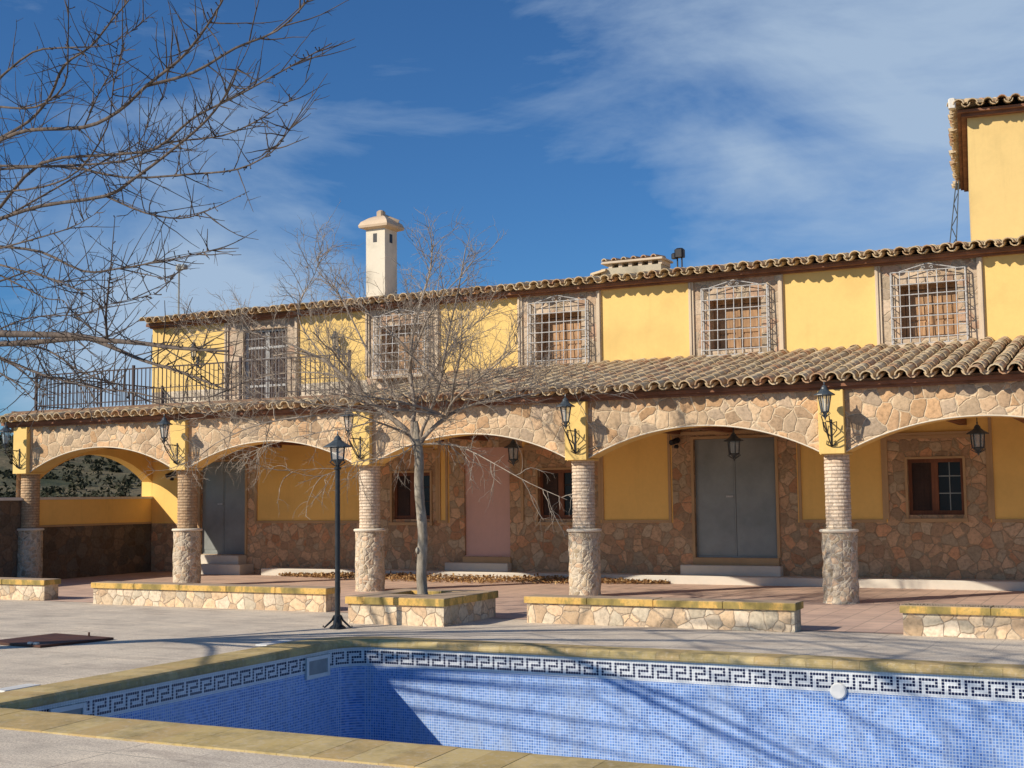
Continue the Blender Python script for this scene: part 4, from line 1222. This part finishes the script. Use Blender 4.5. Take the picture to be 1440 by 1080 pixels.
for q_, (r_, p_) in enumerate(MID):
    if 2.25 < p_[0][2] < 2.6: p_.insert(0, (-8.845+.02*math.cos(q_*2.1), 15.0+.02*math.sin(q_*2.1), 2.08+.035*(q_%6)))
MID = [(r_*.82, p_) for r_, p_ in MID]; MID[0] = (.045, MID[0][1]); MID[4] = (.036, MID[4][1]); MID[2] = (.038, MID[2][1])
MID += [(.014, [(-10.34,14.92,3.54),(-11.0,14.7,3.85),(-11.7,14.6,4.0),(-12.4,14.5,3.95)]), (.013, [(-9.95,14.2,2.7),(-10.6,13.9,2.6),(-11.3,13.8,2.35),(-11.8,13.8,2.0)]), (.018, [(-9.69,14.96,2.97),(-10.2,15.4,3.25),(-11.0,15.8,3.45),(-11.9,16.0,3.5),(-12.6,16.1,3.42)]), (.014, [(-9.32,14.98,2.72),(-10.0,14.6,2.85),(-10.9,14.3,2.95),(-11.7,14.1,2.8)]), (.013, [(-8.13,15.1,2.80),(-7.6,15.4,3.0),(-6.9,15.6,3.05),(-6.3,15.7,2.9)])]
rg = random.Random(21)
to = Vector((-8.79, 15.0, .30))
tree = thing('bare_tree', to, 'bare winter tree with pale trunk and tangled twigs growing from the square planter', 'tree')
m = MB(); tp = smooth_path([(-8.79,15.0,.27),(-8.81,15.0,.6),(-8.80,15.02,1.1),(-8.84,15.0,1.7),(-8.83,14.99,2.1),(-8.86,15.0,2.35),(-8.90,15.03,2.62)], 6)
nt__ = len(tp); m.tube(tp, [(.090 if k == 0 else .080 if k == 1 else .071-.014*k/nt__)*(1 if k < nt__-6 else (nt__+3-k)/9.5)*(1+.05*noise.noise(Vector((0,0,k*.9)))) for k in range(nt__)], 16)
for zz, aa_ in ((.9,-1.9),(1.34,-1.2),(1.75,2.5),(2.02,-2.4)):
    cx_, cy_ = -8.82+.060*math.cos(aa_), 15.0+.060*math.sin(aa_)
    m.lathe([(.004,zz-.05),(.020,zz-.03),(.026,zz),(.018,zz+.03),(.004,zz+.045)], 8, cx_, cy_)
m.build('trunk', MAT['bark'], tree, org=to, smooth=True)
P = dict(dens=[12.5, 10.5, 7.0], len=[.85, .42, .17], rad=[.0060, .0039, .0029], seg=[7, 5, 3], wob=[.20, .24, .3], droop=[.02, .0, .0], up=[.42, .22, .08])
P['from'] = [.22, .15, .1]
PD = dict(P); PD['droop'] = [-.09, -.05, 0]; PD['up'] = [-.12, -.1, 0]; PD['dens'] = [9, 9.0, 7.0]; PD['len'] = [.75,.35,.15]
m = MB()
for i, (r, pts) in enumerate(MID):
    sp = smooth_path(pts)
    n = len(sp)
    m.tube(sp, [r*(1-.78*k/(n-1)) for k in range(n)], 8)
    low = i in (1, 5, 9, 12)
    twigs(m, sp, r, 0, rg, PD if low else P)
for _ in range(7):   # extra inner limbs filling the crown's depth
    a = rg.uniform(0, 6.28); s_ = wander(MID[rg.choice((0,2,3,4))][1][rg.choice((2,3))], (math.cos(a)*.8, math.sin(a)*.8, rg.uniform(.15,.8)), rg.uniform(1.4,2.2), 9, .09, .01, rg)
    m.tube(s_, [.022*(1-.8*k/9) for k in range(10)], 7); twigs(m, s_, .02, 0, rg, P)
m.build('branches', MAT['twig'], tree, org=to, smooth=True)

# the big tree off to the left, whose limbs reach into the sky
LEFT = [
 (0.022, [(-8.8, 7.9, 3.04), (-7.92, 7.42, 2.92), (-7.0, 6.93, 2.8), (-6.25, 6.45, 2.67), (-5.47, 5.97, 2.55), (-4.78, 5.48, 2.43), (-4.02, 5.0, 2.32)]),
 (0.02, [(-9.46, 8.5, 3.05), (-8.63, 8.09, 2.97), (-7.78, 7.67, 2.9), (-7.16, 7.26, 2.82), (-6.51, 6.84, 2.67), (-5.87, 6.43, 2.51), (-5.18, 6.01, 2.36), (-4.5, 5.6, 2.19)]),
 (0.017, [(-9.05, 8.1, 4.1), (-8.12, 7.69, 4.03), (-7.02, 7.27, 3.9), (-6.37, 6.86, 3.86), (-5.7, 6.44, 3.85), (-5.04, 6.03, 3.87), (-4.52, 5.61, 3.87), (-4.13, 5.2, 3.82)]),
 (0.016, [(-9.95, 8.9, 4.46), (-8.98, 8.49, 4.68), (-7.74, 8.07, 4.5), (-6.89, 7.66, 4.34), (-6.16, 7.24, 4.37), (-5.45, 6.83, 4.31), (-4.79, 6.41, 4.24), (-4.1, 6.0, 4.19)]),
 (0.017, [(-8.63, 7.7, 4.65), (-7.92, 7.34, 4.55), (-6.96, 6.98, 4.35), (-6.28, 6.61, 4.27), (-5.7, 6.25, 4.26), (-5.13, 5.89, 4.22), (-4.66, 5.53, 4.18), (-4.21, 5.16, 4.16), (-3.84, 4.8, 4.12)]),
 (0.011, [(-5.7, 6.25, 4.26), (-5.28, 6.21, 4.27), (-4.84, 6.07, 4.31), (-4.43, 5.93, 4.3), (-4.12, 5.79, 4.37), (-3.94, 5.65, 4.41)]),
 (0.015, [(-9.75, 8.7, 5.07), (-8.94, 8.29, 5.01), (-8.24, 7.87, 5.02), (-7.67, 7.46, 5.07), (-6.97, 7.04, 4.98), (-6.38, 6.63, 4.93), (-5.82, 6.21, 4.84), (-5.31, 5.8, 4.78)]),
 (0.01, [(-8.2, 7.3, 5.01), (-7.7, 7.17, 5.1), (-7.23, 7.05, 5.02), (-6.66, 6.92, 4.91), (-6.21, 6.8, 4.98)]),
 (0.013, [(-10.41, 9.3, 5.02), (-9.14, 8.82, 4.75), (-7.84, 8.33, 4.52), (-6.95, 7.85, 4.44), (-6.0, 7.37, 4.25), (-5.26, 6.88, 4.15), (-4.64, 6.4, 4.07)]),
 (0.012, [(-9.29, 8.3, 4.62), (-8.02, 7.82, 4.38), (-6.89, 7.33, 4.04), (-5.82, 6.85, 3.83), (-5.06, 6.37, 3.66), (-4.43, 5.88, 3.57), (-3.95, 5.4, 3.52)]),
 (0.009, [(-7.02, 7.27, 3.9), (-6.57, 7.2, 3.71), (-6.08, 7.02, 3.58), (-5.69, 6.85, 3.56), (-5.2, 6.67, 3.6)]),
 (0.014, [(-10.05, 9.0, 4.1), (-8.89, 8.42, 3.84), (-7.8, 7.84, 3.48), (-6.87, 7.26, 3.33), (-5.9, 6.68, 3.21), (-5.01, 6.1, 3.1)]),
 (0.006, [(-6.87, 7.26, 3.33), (-6.52, 7.13, 3.24), (-6.11, 6.89, 3.14), (-5.82, 6.66, 3.09)]),
 (0.008, [(-7.59, 6.8, 3.35), (-6.77, 6.55, 3.13), (-6.25, 6.3, 2.96)]),
 (0.008, [(-8.26, 7.4, 3.64), (-7.29, 7.15, 3.65), (-6.74, 6.9, 3.67)]),
 (0.008, [(-10.25, 9.2, 3.32), (-9.3, 8.62, 3.28), (-8.39, 8.04, 3.18), (-7.46, 7.46, 3.05), (-6.58, 6.88, 2.99), (-5.64, 6.3, 2.91)]),
 (0.007, [(-8.03, 7.2, 3.37), (-7.61, 7.08, 3.21), (-7.26, 6.95, 3.09), (-6.98, 6.83, 3.04), (-6.74, 6.7, 2.89)]),
 (0.007, [(-8.34, 7.8, 3.53), (-7.77, 7.55, 3.34), (-7.21, 7.3, 3.17)]),
 (0.011, [(-9.35, 8.5, 3.04), (-8.35, 7.92, 2.89), (-7.53, 7.34, 2.71), (-6.78, 6.76, 2.53), (-5.98, 6.18, 2.37), (-5.3, 5.6, 2.27)]),
 (0.011, [(-8.35, 7.5, 2.77), (-7.22, 6.78, 2.54), (-6.24, 6.05, 2.38), (-5.25, 5.33, 2.23), (-4.24, 4.6, 2.1)]),
 (0.009, [(-8.79, 7.9, 2.82), (-8.38, 7.73, 2.7), (-8.07, 7.57, 2.58), (-7.69, 7.4, 2.4)]),
 (0.007, [(-8.01, 7.2, 2.6), (-7.61, 7.03, 2.47), (-7.32, 6.87, 2.36), (-7.0, 6.7, 2.25)]),
 (0.01, [(-6.19, 6.45, 2.66), (-6.13, 6.37, 2.8), (-5.95, 6.2, 2.94), (-5.76, 6.02, 3.05), (-5.57, 5.85, 3.31)]),
 (0.01, [(-9.62, 8.6, 4.51), (-8.46, 8.02, 4.3), (-7.47, 7.44, 4.19), (-6.62, 6.86, 4.27), (-6.01, 6.28, 4.32), (-5.37, 5.7, 4.32)]),
 (0.009, [(-7.85, 7.0, 4.64), (-7.37, 6.9, 4.54), (-6.98, 6.8, 4.62), (-6.85, 6.7, 4.88), (-6.75, 6.6, 5.14), (-6.65, 6.5, 5.25)]),
 (0.006, [(-6.96, 6.98, 4.35), (-6.68, 6.84, 4.53), (-6.32, 6.61, 4.61), (-6.07, 6.38, 4.7)]),
 (0.006, [(-7.71, 8.07, 4.49), (-7.31, 7.94, 4.52), (-6.96, 7.7, 4.64), (-6.63, 7.47, 4.67)]),
]
rg = random.Random(33)
to = Vector((-13.4, 8.2, 0))
tree = thing('overhanging_tree', to, 'large leafless tree at left whose bare branches overhang the terrace and sky', 'tree')
m = MB(); tp = smooth_path([(-13.4,8.2,0),(-13.36,8.2,.7),(-13.3,8.18,1.5),(-13.2,8.15,2.1),(-13.05,8.1,2.65)])
m.tube(tp, [.24]+[.19-.05*k/(len(tp)-2) for k in range(len(tp)-1)], 16)
m.build('trunk', MAT['bark_dark'], tree, org=to, smooth=True)
Q = dict(dens=[7.5, 6.0], len=[.50, .11], rad=[.0045, .0028], seg=[6, 3], wob=[.075, .15], droop=[.02, 0], up=[.25, .1]); Q['from'] = [.02, .1]
m = MB(); hub = Vector((-13.1, 8.1, 2.55))
for i, (r, pts) in enumerate(LEFT):
    r *= 1.35 if i in (0, 1) else 1.0
    st = Vector(pts[0]); inside = st.x > -7.35 and i not in (0, 8, 11)
    sp = smooth_path(pts); n = len(sp)
    rr = [r*(1-.80*k/(n-1)) for k in range(n)]
    m.tube(sp, rr, 7)
    twigs(m, sp, r, 0, rg, Q)
    for _ in range(int(n*1.6)):      # buds and spurs
        k = rg.randrange(1, n-1); p = sp[k].lerp(sp[k+1], rg.random()); t_ = (sp[k+1]-sp[k]).normalized()
        d = side_dir(t_, rg, rg.uniform(.6, 1.2)); l = rg.uniform(.015, .05)
        m.tube([p, p+d*l*.6, p+d*l+Z_*.004], [.0035,.003,.0045], 4, cap=False)
    if st.x < -7.1 and i not in (10, 13) or i in (0, 8, 16, 20):
        mid = (hub*.45+st*.55)+Vector((0,0,.12))
        s2_ = smooth_path([hub, hub.lerp(mid,.5)+Vector((rg.uniform(-.2,.2),rg.uniform(-.2,.2),.10)), mid, st])
        k_ = len(s2_); m.tube(s2_, [r+(.05-r)*(1-j/(k_-1))**1.5 for j in range(k_)], 8)
        twigs(m, s2_, r, 0, rg, Q)
# limbs outside the view: they throw the streaky shadows over deck and pool
T = dict(dens=[2.2, 2.6], len=[.9, .35], rad=[.013, .007], seg=[6, 3], wob=[.08, .14], droop=[.0, 0], up=[.1, .05]); T['from'] = [.1, .1]
carriers = [[(-12.6,7.6,4.2),(-11.0,6.6,6.0),(-8.6,6.0,6.7),(-6.2,5.6,6.7),(-4.2,5.3,6.5),(-2.2,5.1,6.6)], [(-13.0,7.4,4.2),(-12.2,6.2,6.0),(-10.2,5.0,6.9),(-7.4,4.2,7.3),(-5.0,4.0,7.4)],
            [(-13.6,8.0,4.2),(-14.6,7.6,5.4),(-15.6,7.2,6.0)], [(-13.0,8.8,4.2),(-13.4,9.6,5.6),(-13.8,10.4,6.4)], [(-12.9,7.0,3.2),(-12.3,5.2,3.6),(-11.2,3.4,3.8)]]
for cpts in carriers:
    sp = smooth_path([hub]+cpts, 4); k_ = len(sp); m.tube(sp, [.042*(1-.75*j/(k_-1)) for j in range(k_)], 8)
def limb(p0, dx, ln, r):
    p0 = Vector(p0); dz = rg.uniform(-.15,.35)
    pts = [p0, p0+Vector((dx*.1,-.5,-.35)), p0+Vector((dx*.35,-ln*.4,-.55+dz*.4)), p0+Vector((dx*.7+rg.uniform(-.2,.2),-ln*.72,-.45+dz)), p0+Vector((dx,-ln,-.2+dz*1.6))]
    sp = smooth_path(pts, 4); k_ = len(sp)
    m.tube(sp, [r*(1-.75*j/(k_-1)) for j in range(k_)], 6); twigs(m, sp, r, 0, rg, T)
for k in range(14):
    f_ = k/13; x = -8.9+6.8*f_+rg.uniform(-.15,.15)
    limb((x, 5.75-.6*f_+rg.uniform(-.15,.15), 5.3+1.2*min(1,f_*3)+rg.uniform(-.12,.12)), rg.uniform(.5,1.8), rg.uniform(2.6,4.2), rg.uniform(.012,.024))
for k in range(5):
    f_ = k/4; limb((-9.4+4.4*f_, 4.5-.5*f_, 6.7+.6*f_), rg.uniform(.4,1.6), rg.uniform(2.0,3.4), rg.uniform(.016,.03))
m.build('branches', MAT['bark_dark'], tree, org=to, smooth=True)

# ------------------------------------------------------------------ light
to_sun = Vector((-.62, -.80, .575)).normalized()
el = math.asin(to_sun.z); az = math.atan2(to_sun.x, to_sun.y)
sd = bpy.data.lights.new('sun', 'SUN'); sd.energy = 5.0; sd.angle = R(.53); sd.color = (1.0, .90, .76)
so = bpy.data.objects.new('sun', sd); col.objects.link(so)
so.rotation_euler = (-to_sun).to_track_quat('-Z', 'Y').to_euler(); so.location = (-20, -20, 25)

w = bpy.data.worlds.new('World'); sc.world = w; w.use_nodes = True
nt = w.node_tree; nd = nt.nodes; lk = nt.links
bg = nd['Background']; bg.inputs['Strength'].default_value = .068
sky = nd.new('ShaderNodeTexSky'); sky.sky_type = 'NISHITA'; sky.sun_disc = False
sky.sun_elevation = el; sky.sun_rotation = az
sky.altitude = 600; sky.air_density = 1.0; sky.dust_density = .6; sky.ozone_density = 3.0
def N(t): return nd.new(t)
tc = N('ShaderNodeTexCoord')
mp = N('ShaderNodeMapping'); mp.inputs['Scale'].default_value = (1.2, 1.2, 3.2); mp.inputs['Rotation'].default_value = (R(8), R(16), R(12)); lk.new(tc.outputs['Generated'], mp.inputs[0])
n1 = N('ShaderNodeTexNoise'); n1.inputs['Scale'].default_value = 2.3; n1.inputs['Detail'].default_value = 9; n1.inputs['Roughness'].default_value = .58; n1.inputs['Distortion'].default_value = .7; lk.new(mp.outputs[0], n1.inputs['Vector'])
def M(op, a, b=None, c=None):
    x = N('ShaderNodeMath'); x.operation = op
    for i, v in enumerate((a, b, c)):
        if v is None: continue
        if isinstance(v, bpy.types.NodeSocket): lk.new(v, x.inputs[i])
        else: x.inputs[i].default_value = v
    return x.outputs[0]
sx = N('ShaderNodeSeparateXYZ'); lk.new(tc.outputs['Generated'], sx.inputs[0])
# more cloud towards the right of the house, and a low bank on the left
def gauss(cx, cy, cz, k):
    v = N('ShaderNodeVectorMath'); v.operation = 'DISTANCE'; lk.new(tc.outputs['Generated'], v.inputs[0]); v.inputs[1].default_value = (cx, cy, cz)
    return M('EXPONENT', M('MULTIPLY', M('POWER', v.outputs['Value'], 2), -k))
gr_ = gauss(-.12, .93, .34, 15.0)
gl_ = gauss(-.64, .75, .13, 75.0)
gh_ = gauss(-.42, .89, .20, 70.0)
mp2 = N('ShaderNodeMapping'); mp2.inputs['Scale'].default_value = (3, 3, 14); mp2.inputs['Rotation'].default_value = (R(18), R(24), 0); lk.new(tc.outputs['Generated'], mp2.inputs[0])
n2_ = N('ShaderNodeTexNoise'); n2_.inputs['Scale'].default_value = 1.6; n2_.inputs['Detail'].default_value = 8; n2_.inputs['Roughness'].default_value = .6; n2_.inputs['Distortion'].default_value = .5; lk.new(mp2.outputs[0], n2_.inputs['Vector'])
fine = M('MULTIPLY', M('SUBTRACT', n2_.outputs['Fac'], .5), .45)
dens = M('ADD', M('MULTIPLY', M('SUBTRACT', n1.outputs['Fac'], .5), 1.3), M('ADD', fine, M('ADD', M('MULTIPLY', gr_, .48), M('ADD', M('MULTIPLY', gl_, .75), M('MULTIPLY', gh_, -.30)))))
dens = M('ADD', dens, .45)

cr = N('ShaderNodeValToRGB'); lk.new(dens, cr.inputs[0]); cr.color_ramp.elements[0].position = .50; cr.color_ramp.elements[0].color = (0,0,0,1)
cr.color_ramp.elements[1].position = .95; cr.color_ramp.elements[1].color = (.78,.78,.78,1)
mx_ = N('ShaderNodeMix'); mx_.data_type = 'RGBA'; lk.new(cr.outputs[0], mx_.inputs[0])
tint = N('ShaderNodeMix'); tint.data_type = 'RGBA'; tint.blend_type = 'MULTIPLY'; tint.inputs[0].default_value = 1
lk.new(sky.outputs[0], tint.inputs[6]); tint.inputs[7].default_value = (.56, 1.04, 1.50, 1)
lk.new(tint.outputs[2], mx_.inputs[6]); mx_.inputs[7].default_value = (6.6, 8.4, 10.6, 1)
lk.new(mx_.outputs[2], bg.inputs['Color'])

# ------------------------------------------------------------------ camera
cam = bpy.data.cameras.new('camera'); co = bpy.data.objects.new('camera', cam); col.objects.link(co); sc.camera = co
pitch, roll, yaw = .0866, -.0114, .4602
cy, sy = math.cos(yaw), math.sin(yaw)
F = Vector((-sy, cy, 0)); Rt = Vector((cy, sy, 0)); U = Vector((0,0,1))
F2 = F*math.cos(pitch)+U*math.sin(pitch); U2 = U*math.cos(pitch)-F*math.sin(pitch)
R3 = Rt*math.cos(roll)+U2*math.sin(roll); U3 = U2*math.cos(roll)-Rt*math.sin(roll)
mt = Matrix(((R3.x,U3.x,-F2.x,0),(R3.y,U3.y,-F2.y,0),(R3.z,U3.z,-F2.z,1.6),(0,0,0,1)))
co.matrix_world = mt
cam.sensor_width = 36; cam.lens = 36*1819.58/1440; cam.clip_start = .05; cam.clip_end = 3000
sc.view_settings.view_transform = 'Standard'; sc.view_settings.look = 'None'; sc.view_settings.exposure = 0
sc.render.engine = 'CYCLES'; sc.cycles.use_denoising = True
